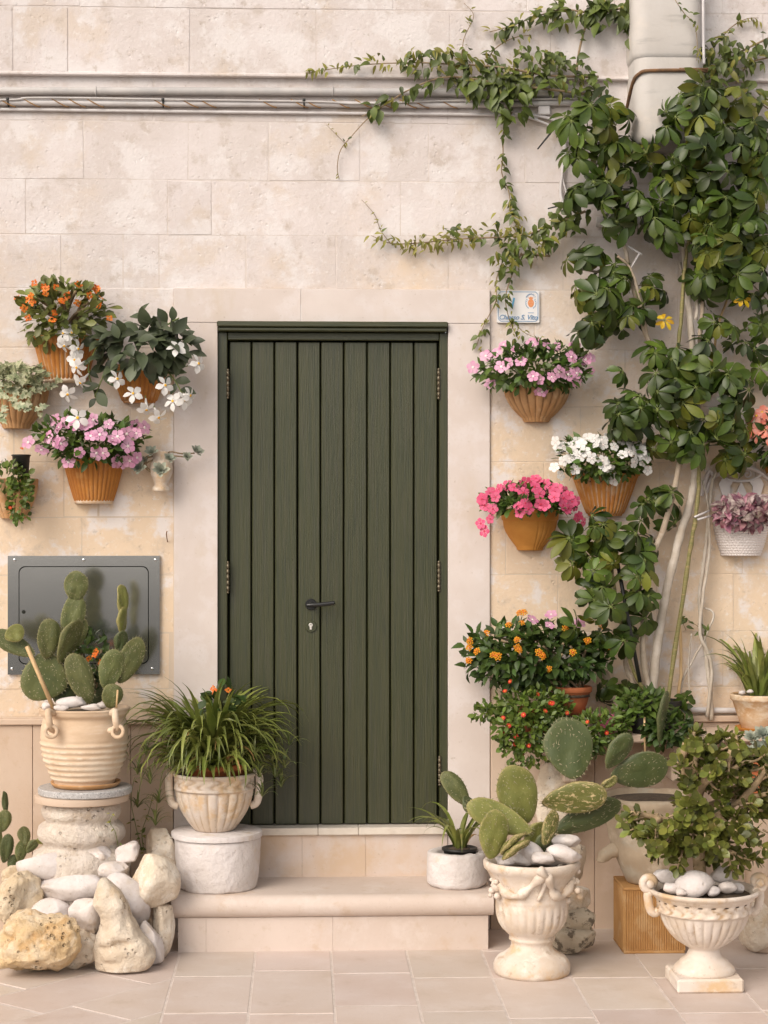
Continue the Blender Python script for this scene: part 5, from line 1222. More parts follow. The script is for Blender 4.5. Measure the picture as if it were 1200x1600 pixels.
for (x, y, yy) in ((248, 1255, -.05), (215, 1262, -.02), (228, 1180, -.1), (195, 1180, -.08), (243, 1290, -.03), (410, 1245, -.1), (440, 1230, -.05), (425, 1190, -.12), (445, 1200, -.08), (452, 1165, -.06), (300, 1210, -.18), (390, 1205, -.18), (405, 1215, -.16), (215, 1210, -.1), (235, 1225, -.1), (270, 1205, -.15), (430, 1215, -.1), (376, 1190, -.2), (290, 1195, -.2), (398, 1180, -.2)):
    e = at(x, y, TY + yy); a = top + (e - top) * .25 + Vector((0, 0, .12)); mb.add(*tube(smoothpath([top, a, (a + e) * .5 + Vector(((e - top).x * .25, -.02, .03)), e], 5), .0016, 5))
    for k in range(16):
        m = Matrix.Rotation(r.uniform(0, 6.28), 3, 'Z') @ Matrix.Rotation(r.uniform(-.9, .3), 3, 'X'); V, Fc = tuft[k % 3]; pl.add((V * r.uniform(.6, 1.15)) @ np.array(m).T + np.array(e), Fc)
mb.build('runner', M_gstem, bw); o = pl.build('plantlets', leafmat('plantlet_leaf', (.12, .155, .045), (.17, .19, .065), irand=.35), bw); o['kind'] = 'stuff'
c, rad = at(345, 1098, TY - .02), (.075, .07, .055)
foliage('flowering_sprig', bw, L_lant, [T_ob], c, rad, 60, .055, 52); flowers(bw, ME_crown, c, rad, .032, 15, px=[(335, 1080), (338, 1082), (356, 1079), (334, 1076)])

# small whitewashed round pot on the right of the step
WY = -.21; s = S(WY)
wp_ = thing('round_white_pot', 'rough whitewashed stone pot with a small spider plant on the step', 'potted plant', Vector((X(714, WY), WY, ZT)))
wc = Vector((X(714, WY), WY, ZT)); hw = zof(1330, WY) - ZT
pr = [(40 / s, 0), (44 / s, .006)] + [(46 / s * (1 + .03 * math.sin(q * 3)), hw * q) for q in np.linspace(.1, .9, 14)] + [(46 / s, hw * .97), (42 / s, hw), (34 / s, hw), (30 / s, hw * .95), (28 / s, hw * .7)]
V, Fc, g = lathe(wc, pr, 72, mod=erode(12, .022)); MB().add(V, Fc).build('pot', M_white, wp_)
V, Fc, g = lathe(wc + Vector((.01, -.01, hw - .06)), [(.05, 0), (.066, .064), (.072, .066), (.072, .074), (.066, .076), (.060, .07)], 32); MB().add(V, Fc).build('nursery_pot', M_dark, wp_); soil(wp_, wc + Vector((.01, -.01, hw + .004)), .06, False)
blades(wp_, wc + Vector((.01, -.01, hw)), .03, 24, 61, [1, 2, 3, 4], .75, 2)
for k, (a, rl) in enumerate(((2.2, .1), (4.4, .9), (4.7, 1.1), (3.3, .3), (5.2, .8))): inst('blade', BL[3 if k < 3 else 2], wp_, wc + Vector((0, -.02, hw)), Matrix.Rotation(a - math.pi / 2, 3, 'Z') @ Matrix.Rotation(-rl * .4, 3, 'X'), .95)

# ------------------------------------------------------------------ garland urn with the big prickly pear
UY = -.76; s = S(UY)
ur = thing('garland_urn', 'flared stone urn with garland relief beside the step', 'urn', gp(830, 1515))
uc = Vector((X(831, UY), UY, 0)); ztop = zof(1352, UY); k = 1 / s
def uz(y): return ztop * (1540 - y) / (1540 - 1352)
def urnmod(th, t, r_, z_):
    q = z_ / ztop
    if .36 < q < .66: a = abs(math.sin(12 * th)); w_ = min(1, (q - .36) * 8, (.66 - q) * 10); return r_ * (1 - .05 * (1 - a ** .5) * w_), z_, .5 * max(0, 1 - a * 2) * w_
    n = noise.noise(Vector((math.cos(th) * 2.5, math.sin(th) * 2.5, z_ * 12)))
    return r_ * (1 + .012 * n), z_, 0
pr = [(r_ * k, uz(y)) for r_, y in ((58, 1540), (60, 1534), (60, 1525), (58, 1518), (53, 1511), (42, 1504), (35, 1498), (32, 1490), (33, 1484), (36, 1481), (36, 1478), (34, 1475), (40, 1469), (48, 1460), (53.5, 1450), (56, 1440), (57, 1430), (57, 1420), (57, 1413), (58.5, 1410), (57, 1406), (58, 1398), (60, 1388), (63, 1378), (67, 1368), (71, 1361), (75, 1357), (76, 1352), (76, 1346), (73, 1343), (67, 1345), (60, 1356), (54, 1370))]
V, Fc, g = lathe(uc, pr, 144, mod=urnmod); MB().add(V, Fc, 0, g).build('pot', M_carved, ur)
soil(ur, Vector((uc.x, uc.y, uz(1362))), 58 * k, False)
def on_urn(px, z, extra=.006):
    zs = [p[1] for p in pr[:29]]; rr = float(np.interp(z, zs, [p[0] for p in pr[:29]])) + extra
    x = X(px, UY) - uc.x; x = max(-rr * .98, min(rr * .98, x)); return Vector((uc.x + x, uc.y - math.sqrt(rr * rr - x * x), z))
for pts in ([(838, 1356), (826, 1372), (812, 1388), (800, 1396), (786, 1392), (776, 1378)], [(846, 1356), (852, 1376), (858, 1392), (872, 1398), (884, 1386), (890, 1374)]):
    P_ = smoothpath([on_urn(x, uz(y), .008) for x, y in pts], 4); MB().add(*tube(P_, [.015 + .005 * math.sin(i * .9) for i in range(len(P_))], 8)).build('garland', M_carved, ur)
MB().add(*tube(smoothpath([on_urn(832, uz(1344), .004), on_urn(838, uz(1352), .012), on_urn(844, uz(1362), .012), on_urn(840, uz(1385), .008), on_urn(834, uz(1402), .004)], 4), [.014, .018, .02, .018, .014, .013, .012, .011, .010, .010, .009, .008, .008, .008, .007, .006, .006], 8)).build('drapery', M_carved, ur)
r = R(66)
for px in (775, 887):
    mb = MB(); cc = on_urn(px, uz(1384), .0); iv, jf = ico(2)
    for q in range(34):
        d = np.array((r.gauss(0, .020), r.gauss(0, .016), r.gauss(0, .028))); mb.add(iv * r.uniform(.008, .014) + np.array(cc) + d, jf)
    mb.add(iv * .024 + np.array(cc), jf); mb.build('fruit_cluster', M_carved, ur)
for kx, (x, y, w, h, yy, rl) in enumerate(((882, 1334, 58, 28, -.10, 6), (886, 1313, 50, 22, -.03, 4), (828, 1332, 46, 34, -.06, 30), (850, 1340, 40, 22, -.12, 0), (815, 1342, 40, 22, -.05, 0), (862, 1328, 30, 22, .0, 0), (790, 1345, 34, 16, -.04, 0), (840, 1345, 90, 24, .05, 0))):
    rock('pebble', '', '', x, y, w, h, UY + yy, M_rockw, 100 + kx, .10, .01, rl, 1, sub=3, parent=ur, block=.15)
cp = thing('big_prickly_pear', 'large prickly pear with broad pads in the garland urn', 'cactus', Vector((uc.x, uc.y, uz(1355))))
cactus(cp, [(712, 1232, 34, 66, -38, 20, .22, 'n'), (738, 1262, 20, 46, -44, 40, .14, 'd'), (810, 1242, 72, 98, -20, 15, .04, 'l'), (780, 1278, 50, 112, -66, 12, -.02, 'l'), (771, 1304, 52, 80, 4, 15, -.09, 'l'), (859, 1293, 28, 58, 16, 30, -.08, 's'), (801, 1316, 11, 54, 48, 72, -.11, 's'), (806, 1327, 11, 54, 54, 72, -.13, 's'),
            (898, 1247, 58, 104, 82, 12, .10, 's'), (918, 1276, 50, 118, 68, 10, .16, 'd'), (890, 1170, 88, 96, -10, 10, .12, 'd'), (884, 1150, 56, 60, -14, 15, .16, 'd'), (966, 1173, 40, 66, 34, 20, .08, 'd'), (1000, 1204, 64, 92, 76, 12, .12, 'd'), (836, 1310, 40, 60, 20, 20, .0, 'l'), (850, 1318, 34, 46, 40, 25, -.02, 'd'), (952, 1222, 16, 30, 60, 30, .1, 's'), (1035, 1122, 20, 90, 6, 60, .40, 'd')], UY, 9, .022)

# ------------------------------------------------------------------ pedestal urn, front right
VY = -.98; s = S(VY); k = 1 / s
pu = thing('pedestal_urn', 'footed stone urn with scroll handles full of white pebbles', 'urn', gp(1102, 1545))
vc = Vector((X(1100, VY), VY, 0)); ztp = zof(1392, VY)
def vz(y): return ztp * (1552 - y) / (1552 - 1392)
MB().add(*box(vc.x - 52 * k, vc.x + 52 * k, VY - 52 * k, VY + 52 * k, 0, vz(1529), .007)).build('plinth', M_carved, pu, smooth=False)
def vmod(th, t, r_, z_):
    q = (1552 - z_ / ztp * 160)
    if 1432 < q < 1484: a = abs(math.sin(14 * th)); w_ = min(1, (q - 1432) * .12, (1484 - q) * .1); return r_ * (1 - .06 * (1 - a ** .5) * w_), z_, .6 * max(0, 1 - a * 2) * w_
    if 1408 < q < 1428: w_ = math.sin(22 * th + 2.5 * math.sin((q - 1408) / 20 * 2 * math.pi)); return r_ + .003 * w_, z_, max(0, -w_) * .9
    return r_ * (1 + .006 * noise.noise(Vector((math.cos(th) * 3, math.sin(th) * 3, z_ * 20)))), z_, 0
pr = [(r_ * k, vz(y)) for r_, y in ((48, 1530), (49, 1526), (47, 1520), (44, 1517), (40, 1514), (38, 1510), (33, 1506), (28, 1503), (26, 1498), (24, 1493), (23, 1490), (27, 1487), (32, 1484), (44, 1476), (54, 1466), (62, 1454), (67, 1443), (70, 1434), (71, 1430), (74, 1429), (75, 1427), (74, 1425), (73, 1422), (73, 1419), (73.5, 1416), (74, 1413), (74, 1410), (75, 1408), (78, 1406), (79, 1404), (80, 1402), (85, 1399), (87, 1396), (87, 1393), (84, 1391), (80, 1393), (76, 1400), (72, 1412))]
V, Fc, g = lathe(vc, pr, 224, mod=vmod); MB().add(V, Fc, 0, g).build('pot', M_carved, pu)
for sg_ in (-1, 1):
    sp_ = [(sg_ * (88 - 2 + (13 - q * .85) * math.cos(q * .62 - 1.9)), 1382 - (13 - q * .85) * math.sin(q * .62 - 1.9)) for q in range(13)][::-1]
    pts = [(sg_ * a, y) for a, y in ((72, 1428), (80, 1432), (86, 1424), (88, 1412), (89, 1402))]
    P_ = smoothpath([vc + Vector((x * k, -.0, vz(y))) for x, y in pts + sp_[::-1][:12]], 3)
    MB().add(*tube(P_, .0165, 10)).build('scroll_handle', M_carved, pu)
    MB().add(*disc(vc + Vector((sg_ * 87 * k, -.022, vz(1382))), (0, -1, 0), .014, .008, 14)).build('scroll_eye', M_carved, pu)
soil(pu, Vector((vc.x, vc.y, vz(1400))), 74 * k, False)
for kx, (x, y, w, h, yy, rl) in enumerate(((1043, 1368, 50, 28, .02, 4), (1086, 1384, 66, 48, -.10, 0), (1127, 1368, 42, 30, .03, -14), (1136, 1386, 32, 20, -.08, 0), (1052, 1388, 34, 18, -.09, 10), (1112, 1392, 28, 18, -.12, 0), (1150, 1388, 26, 18, -.03, 0), (1066, 1394, 20, 14, -.14, 0), (1095, 1394, 110, 20, .08, 0))):
    rock('pebble', '', '', x, y, w, h, VY + yy, M_rockw, 120 + kx, .06, .005, rl, 1, sub=3, parent=pu)

# ------------------------------------------------------------------ jade plant in its big pot on the box planter
JY = -.36; s = S(JY)
bx = thing('ribbed_clay_box', 'upturned ribbed terracotta box under the jade plant pot', 'planter', gp(1020, 1480))
b0, b1 = X(974, -.47), X(1070, -.47); zb = zof(1390, -.47); mb = MB()
nr = 26; w = (b1 - b0) / nr; poly = []
def ribbox(x0, x1, y0, y1, z0, z1):
    sec = []
    for i in range(nr):
        for q, dd in ((.1, 0), (.35, -.004), (.65, -.004), (.9, 0)): sec.append((x0 + (i + q) * w, y0 + dd))
    d = y1 - y0; ny = int(d / w)
    for i in range(ny):
        for q, dd in ((.1, 0), (.35, .004), (.65, .004), (.9, 0)): sec.append((x1 + dd, y0 + (i + q) * d / ny))
    sec.append((x1, y1))
    sec.append((x0, y1))
    for i in range(ny):
        for q, dd in ((.1, 0), (.35, -.004), (.65, -.004), (.9, 0)): sec.append((x0 + dd, y1 - (i + q) * d / ny))
    n = len(sec); V = [(x, y, z) for z in (z0, z1) for x, y in sec]
    return V, [(i, (i + 1) % n, n + (i + 1) % n, n + i) for i in range(n)] + [tuple(range(n - 1, -1, -1)), tuple(n + i for i in range(n))]
mb.add(*ribbox(b0 + .004, b1 - .004, -.47, -.47 + (b1 - b0), .012, zb - .012)); mb.build('ribbed_body', M_boxt, bx, smooth=False)
for z0, z1 in ((0, .0118), (zb - .0118, zb)): MB().add(*box(b0, b1, -.476, -.466 + (b1 - b0), z0, z1, .003)).build('edge_band', M_boxt, bx, smooth=False)
jc = Vector(((b0 + b1) / 2 + .015, -.355, zb))
jp = thing('lug_handled_pot', 'weathered big stone pot with lug handles on the ribbed clay box', 'pot', jc)
hj = .345
V, Fc, g = lathe(jc, [(.095, 0), (.105, .006), (.125, .05), (.150, .11), (.172, .18), (.186, .25), (.192, .30), (.20, .31), (.205, .33), (.20, hj), (.185, hj), (.175, .30)], 64, mod=erode(21, .015)); MB().add(V, Fc).build('pot', M_bigpot, jp)
for sg_ in (-1, 1): MB().add(*tube(smoothpath([jc + Vector((sg_ * a, -.03, z)) for a, z in ((.125, .14), (.175, .125), (.205, .10), (.21, .085))], 4), [.03] * 4 + [.026] * 4 + [.020] * 4 + [.014], 10)).build('lug', M_bigpot, jp)
soil(jp, jc + Vector((0, 0, hj - .02)), .18, False)
JD = -.50
def proj(p):                                              # photo pixel of a world point
    s_, c_ = math.sin(YAW), math.cos(YAW); x, y, z = p.x, p.y + DIST, p.z - EYE; d = x * s_ + y * c_
    return 600 + F_PX * (x * c_ - y * s_) / d, 800 - F_PX * z / d
def in_crown(p):
    x, y = proj(p); return x > 972 and not (y < 1268 and x < 1055) and not (y < 1180 and x < 1075) and 1140 < y < 1366
jp = thing('jade_plant', 'dense jade plant with tan branches growing in the footed urn', 'plant', Vector((vc.x, vc.y, vz(1400))))
r = R(31); base = Vector((vc.x - .01, vc.y + .01, vz(1402))); tips = []
br = MB()
crown_c, crown_r = at(1098, 1258, -1.0), (.32, .22, .265)
trunk = [base, at(1092, 1345, -.98), at(1088, 1300, -.98), at(1085, 1265, -.99)]
br.add(*tube(smoothpath(trunk, 5), [.024] * 8 + [.019] * 8, 9))
limbs = [[(1088, 1300, -.48), (1120, 1275, -.54), (1160, 1250, -.58), (1200, 1240, -.6)], [(1085, 1265, -.49), (1072, 1220, -.55), (1066, 1185, -.58), (1070, 1160, -.58)], [(1085, 1265, -.49), (1100, 1225, -.58), (1130, 1210, -.62), (1165, 1190, -.62)], [(1100, 1225, -.58), (1105, 1190, -.6), (1110, 1160, -.6)],
         [(1088, 1300, -.48), (1050, 1285, -.52), (1015, 1275, -.55), (985, 1270, -.56)], [(1120, 1275, -.54), (1150, 1300, -.6), (1180, 1310, -.62)], [(1160, 1250, -.58), (1185, 1220, -.6), (1205, 1190, -.6)], [(1072, 1220, -.55), (1085, 1200, -.62), (1090, 1165, -.62)], [(1050, 1285, -.52), (1040, 1310, -.6), (1020, 1325, -.62)], [(1130, 1210, -.62), (1140, 1180, -.64), (1150, 1150, -.62)], [(1088, 1300, -.48), (1120, 1320, -.56), (1150, 1335, -.6)], [(1085, 1265, -.49), (1095, 1240, -.36), (1110, 1200, -.34)], [(1085, 1265, -.49), (1130, 1250, -.38), (1180, 1220, -.34)], [(1030, 1280, -.55), (1015, 1290, -.58), (1000, 1300, -.56)], [(1066, 1185, -.58), (1075, 1165, -.6), (1085, 1145, -.58)]]
for lb in limbs:
    P_ = smoothpath([at(p[0], p[1], p[2] + JD) for p in lb], 4); n = len(P_); br.add(*tube(P_, [.015 - .008 * i / n for i in range(n)], 7))
    if in_crown(P_[-1]): tips.append((P_[-1], (P_[-1] - P_[-3]).normalized()))
    for q in range(5):
        i = r.randrange(n // 3, n); d = Vector((r.gauss(0, 1), r.gauss(-.3, .8), r.gauss(.25, .8))).normalized(); e = P_[i] + d * r.uniform(.05, .13)
        if not in_crown(e): continue
        br.add(*tube(smoothpath([P_[i], (P_[i] + e) * .5 + Vector((0, 0, -.01)), e], 3), [.006, .0055, .005, .0045, .004, .0038, .0035], 6)); tips.append((e, d))
for q in range(130):                                       # more twig ends through the crown
    d = Vector((r.gauss(0, 1), r.gauss(-.2, 1), r.gauss(.1, 1))).normalized(); f_ = r.uniform(.5, 1.02)
    e = Vector((crown_c.x + crown_r[0] * d.x * f_, crown_c.y + crown_r[1] * d.y * f_, crown_c.z + crown_r[2] * d.z * f_))
    if not in_crown(e): continue
    tips.append((e, (d + Vector((0, -.2, .4))).normalized())); br.add(*tube([e - d * .07, e], [.004, .003], 5))
br.build('branches', M_branch, jp)['kind'] = 'stuff'
jl = MB(); jt = leaf_t(1, .62, .6, .10, -.10, 5, .6)
for e, d in tips:
    for q in range(14):
        a = q * 2.4 + r.uniform(-.3, .3); lv = q // 2 % 4
        sd_ = facing(d) @ Vector((math.cos(a), math.sin(a), .25 + .25 * lv)); jl.add(*xf(jt, e - d * .012 * (3 - lv), frame(sd_, d * .8 + Vector((0, -.3, .3))), r.uniform(.032, .048)))
o = jl.build('foliage', L_jade, jp); o['kind'] = 'stuff'

# ------------------------------------------------------------------ umbrella tree (schefflera) trained up the wall
TYP = -.14
um = thing('umbrella_tree', 'tall umbrella tree with glossy whorled leaves trained up the wall', 'tree', Vector((X(1030, TYP), TYP, ZS)))
pc = Vector((X(1030, TYP), -.12, ZS)); round_pot(um, pc, [(.07, 0), (.075, .004), (.09, .10), (.097, .102), (.097, .12), (.09, .122), (.08, .11)], M_dark); soil(um, pc + Vector((0, 0, .105)), .085, False)
def branch(name, pts, w0, w1, m, parent=um, seg=9, knots=0.0, k=6):
    P_ = smoothpath([at(*p) for p in pts], k); n = len(P_); sd = R(len(pts) * 7 + int(pts[0][0]))
    P_ = [p + Vector((sd.gauss(0, .0012), sd.gauss(0, .001), 0)) for p in P_]
    return MB().add(*tube(P_, [(w0 + (w1 - w0) * i / n) * (1 + knots * (1 if i % 3 == 0 else 0)) for i in range(n)], seg)).build(name, m, parent)
branch('trunk', [(1018, 1120, -.12), (1022, 1050, -.12), (1038, 940, -.12), (1062, 840, -.12), (1082, 770, -.12), (1090, 690, -.12), (1088, 610, -.13), (1080, 520, -.13), (1072, 430, -.13), (1068, 380, -.14)], .020, .011, M_barkw, knots=.1)
branch('trunk', [(1028, 1120, -.14), (1005, 1030, -.15), (1012, 900, -.16), (1035, 830, -.16), (1055, 760, -.16), (1065, 690, -.16), (1062, 620, -.16), (1040, 580, -.16), (1012, 530, -.15), (990, 450, -.15), (972, 370, -.15), (960, 300, -.15)], .013, .008, M_bark, knots=.15)
branch('trunk', [(1040, 1115, -.13), (1072, 900, -.14), (1085, 820, -.16), (1092, 750, -.16), (1088, 680, -.18)], .009, .007, M_barkg, knots=.25)
branch('branch', [(1050, 590, -.16), (1062, 520, -.17), (1068, 440, -.17), (1075, 380, -.18), (1090, 300, -.18)], .008, .006, M_barkg, knots=.2)
branch('branch', [(1012, 530, -.15), (1000, 470, -.17), (985, 420, -.18), (965, 400, -.19)], .008, .005, M_bark, knots=.2)
branch('branch', [(1088, 610, -.13), (1095, 520, -.14), (1100, 430, -.15), (1110, 350, -.16), (1115, 250, -.18)], .009, .006, M_bark, knots=.2)
branch('branch', [(1088, 500, -.13), (1090, 440, -.12), (1086, 390, -.12)], .008, .006, M_barkw, knots=.15)
branch('branch', [(1030, 1110, -.14), (995, 1060, -.18), (978, 1010, -.2), (965, 950, -.22), (955, 880, -.22)], .008, .005, M_barkg, knots=.2)
branch('branch', [(975, 420, -.16), (940, 425, -.18), (905, 420, -.2)], .006, .004, M_bark)
branch('branch', [(1080, 700, -.14), (1110, 690, -.16), (1140, 690, -.18)], .006, .004, M_bark)
branch('root_stem', [(1010, 1115, -.12), (990, 1070, -.12), (978, 1040, -.11), (980, 1010, -.1)], .013, .008, M_bark, knots=.15)
branch('root_stem', [(975, 1125, -.12), (960, 1090, -.1), (945, 1050, -.08)], .022, .014, M_bark, knots=.1)
# the palmate leaf: one leaf of seven to nine leaflets on its stalk
def palm_leaf(seed):
    r = R(seed); mb = MB(); n = r.choice((7, 8, 8, 9)); dr = r.uniform(.15, .55)
    for i in range(n):
        a = 2 * math.pi * i / n * .94 + r.gauss(0, .08); L = r.uniform(.80, 1.0) * (1.0 if abs(i - n / 2) < n * .35 else .8)
        t_ = leaf_t(L, .40 * r.uniform(.9, 1.1), .63, .14, .30, 6, .55)
        m = Matrix.Rotation(a, 3, 'Z') @ Matrix.Rotation(-dr + r.gauss(0, .10), 3, 'X') @ Matrix.Rotation(r.gauss(0, .2), 3, 'Y')
        V, Fc = xf(t_, (0, 0, 0), m, 1.0); V = V + np.array(m @ Vector((0, .12, 0))); mb.add(V, Fc, 0)
        mb.add(*tube([(0, 0, -.01), m @ Vector((0, .16, -.01))], .016, 4, False), 1)
    mb.add(*tube(smoothpath([(0, 0, 0), (.05, -.1, -.45), (.0, -.35, -.9)], 3), .022, 5, False), 1)
    return mb
PL = [palm_leaf(100 + i).mesh('palmate_leaf', [(L_sch, L_sch, L_sch2, L_sch, L_sch3, L_sch2)[i % 6], M_gstem]) for i in range(12)]
PY = palm_leaf(140).mesh('palmate_leaf', [L_schy, M_gstem])
r = R(17)
def leaf_mass(px, py, rx, ry, n, Y, size=(.062, .108), thick=.14, ret=None):
    k = 0; n = int(n * .9 + .5); rx *= 1.18; ry *= 1.18
    while k < n:
        a, q = r.uniform(0, 6.283), math.sqrt(r.random()); x, y = px + rx * q * math.cos(a), py + ry * q * math.sin(a)
        Yk = Y - thick * math.sqrt(max(0, 1 - q * q)) * r.uniform(.2, 1.0)
        d = Vector((math.cos(a) * q * .75, -1.0 + .25 * q, -math.sin(a) * q * .6 + .38)) + Vector((r.gauss(0, .42), r.gauss(0, .2), r.gauss(0, .38)))
        inst('leaf', r.choice(PL), um, at(x, y, Yk), facing(d, r.uniform(0, 6.28)), r.uniform(*size)); k += 1
for a in ((938, 195, 48, 45, 15, -.18), (948, 270, 62, 55, 20, -.17), (968, 310, 38, 40, 9, -.2), (1085, 165, 45, 28, 9, -.24), (1110, 235, 78, 62, 28, -.24), (1100, 300, 75, 50, 22, -.20), (1145, 320, 52, 60, 16, -.2), (1120, 385, 68, 45, 20, -.18), (1060, 280, 30, 40, 7, -.2), (1185, 260, 30, 60, 8, -.18), (1165, 430, 35, 45, 9, -.16),
          (918, 408, 40, 20, 7, -.18), (950, 470, 50, 48, 16, -.17), (925, 512, 26, 20, 5, -.17), (990, 490, 22, 30, 5, -.15), (1015, 470, 22, 40, 4, -.12),
          (1095, 575, 55, 38, 15, -.20), (1060, 610, 55, 42, 15, -.20), (1110, 640, 48, 45, 13, -.20), (1000, 655, 46, 28, 12, -.20), (985, 640, 30, 24, 5, -.2), (1075, 690, 26, 24, 6, -.22), (1145, 690, 24, 26, 4, -.16), (1165, 655, 16, 20, 2, -.15), (1050, 690, 34, 22, 4, -.16),
          (945, 835, 48, 28, 11, -.24), (890, 860, 26, 22, 4, -.24), (960, 885, 45, 32, 11, -.24), (945, 935, 34, 32, 8, -.22), (1005, 865, 22, 28, 4, -.14), (1020, 940, 24, 12, 2, -.2), (1045, 780, 22, 40, 4, -.12), (965, 985, 24, 26, 5, -.2), (900, 975, 14, 8, 1, -.2), (970, 575, 8, 8, 1, -.15)): leaf_mass(*a)
for a in ((1010, 215, 14, 40, 3, -.2), (1015, 330, 20, 30, 4, -.16), (1165, 200, 30, 50, 8, -.2), (1175, 345, 26, 40, 7, -.18), (1050, 360, 30, 40, 6, -.15), (1125, 440, 40, 26, 8, -.16), (1080, 130, 20, 14, 2, -.26), (890, 200, 14, 20, 2, -.17), (905, 300, 20, 20, 3, -.17), (1130, 150, 30, 20, 4, -.24), (1030, 560, 20, 20, 3, -.18), (1150, 600, 22, 30, 4, -.18), (1120, 520, 30, 24, 4, -.14), (1000, 800, 24, 30, 3, -.14), (985, 940, 26, 40, 4, -.18)): leaf_mass(*a)
for x, y in ((1038, 500), (1160, 465)): inst('yellow_leaf', PY, um, at(x, y, -.22), facing((0, -1, .4), 2.0), .045)
for x, y in ((1190, 505), (1175, 545), (1195, 590), (985, 1080), (950, 1085), (1075, 1100)): leaf_mass(x, y, 14, 14, 2, -.12, (.06, .09), .05)
# white ties, stake, pale climbing stems beside it
mb = MB()
for (a, c_) in (((1052, 695, -.19), (1080, 715, -.18)), ((1062, 700, -.19), (1088, 722, -.17)), ((1085, 808, -.18), (1108, 798, -.14)), ((1090, 812, -.18), (1110, 806, -.14)), ((1000, 395, -.18), (985, 420, -.18)), ((982, 385, -.17), (1003, 398, -.18))): mb.add(*tube([at(*a), at(*c_)], .0045, 6))
mb.build('tie', M_cable, um)
MB().add(*tube([at(1000, 1066, -.24), at(965, 880, -.22)], .0085, 8)).build('stake', M_dark, um)
tw = thing('twisted_climber', 'pale twisted bare climber stems beside the white basket', 'vine', Vector((X(1112, -.05), -.06, ZS)))
branch('stem', [(1112, 1125, -.05), (1108, 1060, -.05), (1100, 1000, -.05), (1093, 940, -.06), (1100, 880, -.06), (1106, 820, -.06), (1112, 760, -.05), (1128, 715, -.04), (1140, 690, -.04)], .010, .006, M_barkw, tw)
branch('stem', [(1104, 1120, -.06), (1112, 1040, -.07), (1094, 990, -.08), (1100, 920, -.08), (1108, 860, -.07), (1106, 790, -.07), (1098, 750, -.06)], .008, .005, M_barkw, tw)
branch('stem', [(1060, 1115, -.05), (1068, 1060, -.05), (1100, 1000, -.06), (1115, 960, -.06), (1100, 950, -.06)], .006, .004, M_barkw, tw)
branch('stem', [(1056, 1125, -.07), (1064, 1040, -.07), (1062, 975, -.07)], .007, .006, M_wood, tw)
branch('stem', [(1079, 1125, -.06), (1076, 1040, -.06), (1080, 990, -.06)], .004, .003, M_barkw, tw)
branch('stem', [(1062, 700, -.06), (1060, 560, -.05), (1068, 470, -.05), (1063, 410, -.05)], .006, .005, M_barkw, tw)
branch('stem', [(1110, 620, -.05), (1118, 530, -.05), (1135, 470, -.05), (1150, 430, -.05)], .006, .004, M_wood, tw)

# ------------------------------------------------------------------ climbing vines
VL = [MB().add(*x).mesh('vine_leaf', L_vine) for x in (T_pt, leaf_t(1, .46, .36, .2, .45, 5), leaf_t(1, .6, .36, .12, .2, 5))]
VY_ = [MB().add(*x).mesh('young_leaf', L_vinel) for x in (leaf_t(1, .40, .4, .2, .3, 4), leaf_t(1, .34, .4, .25, .5, 4))]
class Vine:
    def __init__(s, label, base, seed, name='climbing_vine', cat='vine'):
        s.t = thing(name, label, cat, base); s.mb = MB(); s.r = R(seed)
    def strand(s, pts, r0=.004, r1=.002, n=0, size=.05, young=0.0, spread=.01, droop=.5, m=None):
        P_ = smoothpath([at(*p) for p in pts], 7); N_ = len(P_); r = s.r
        s.mb.add(*tube(P_, [r0 + (r1 - r0) * i / N_ for i in range(N_)], 6))
        for k in range(n):
            i = min(N_ - 2, int(r.random() * (N_ - 1))); d = (P_[i + 1] - P_[i]).normalized(); p = P_[i].lerp(P_[i + 1], r.random())
            sd = Vector((d.z, 0, -d.x)) * r.choice((-1, 1)); ax = sd * .9 + d * .5 + Vector((r.gauss(0, .35), -.35 + r.gauss(0, .3), -droop + r.gauss(0, .35)))
            p = p + Vector((r.gauss(0, spread), -abs(r.gauss(0, spread * .8)) - .004, r.gauss(0, spread))); p.y = min(p.y, -.012)
            yg = r.random() < young * (.4 + 1.2 * i / N_)
            inst('leaf', r.choice(VY_ if yg else VL), s.t, p, frame(ax, Vector((r.gauss(0, .3), -.9, .7 + r.gauss(0, .3)))), size * r.uniform(.6, 1.2) * (.75 if yg else 1))
    def mass(s, px, py, rx, ry, n, Y=-.06, size=.052, young=0.0, thick=.08):
        r = s.r
        for k in range(n):
            a, q = r.uniform(0, 6.283), math.sqrt(r.random()); p = at(px + rx * q * math.cos(a), py + ry * q * math.sin(a), Y - thick * r.random() * (1 - q * .6))
            ax = Vector((r.gauss(0, .7) + .4 * math.cos(a), -.35 + r.gauss(0, .25), -.75 + r.gauss(0, .45)))
            inst('leaf', r.choice(VY_ if r.random() < young else VL), s.t, p, frame(ax, Vector((r.gauss(0, .35), -.9, .75 + r.gauss(0, .3)))), size * r.uniform(.6, 1.25))
    def done(s, m=None): s.mb.build('stem', m or M_twig, s.t)
v = Vine('green vine spreading along the pipes at the top of the wall', at(880, 150, -.04), 101)
v.strand([(935, 120, -.05), (860, 118, -.07), (780, 105, -.08), (700, 100, -.07), (640, 98, -.06), (560, 102, -.05), (478, 114, -.03)], .006, .0015, 115, .044, .55, .012, .35)
v.strand([(940, 150, -.05), (860, 140, -.08), (780, 130, -.09), (700, 120, -.08), (640, 140, -.06), (600, 165, -.05), (565, 182, -.03)], .006, .002, 60, .058, .1, .014, .9)
v.strand([(600, 165, -.05), (575, 185, -.03), (550, 212, -.02), (532, 235, -.02), (527, 262, -.02), (530, 280, -.015)], .0025, .0015, 9, .026, .8, .004)
v.strand([(540, 225, -.02), (520, 205, -.02), (510, 195, -.02)], .0015, .001, 4, .02, .9, .004)
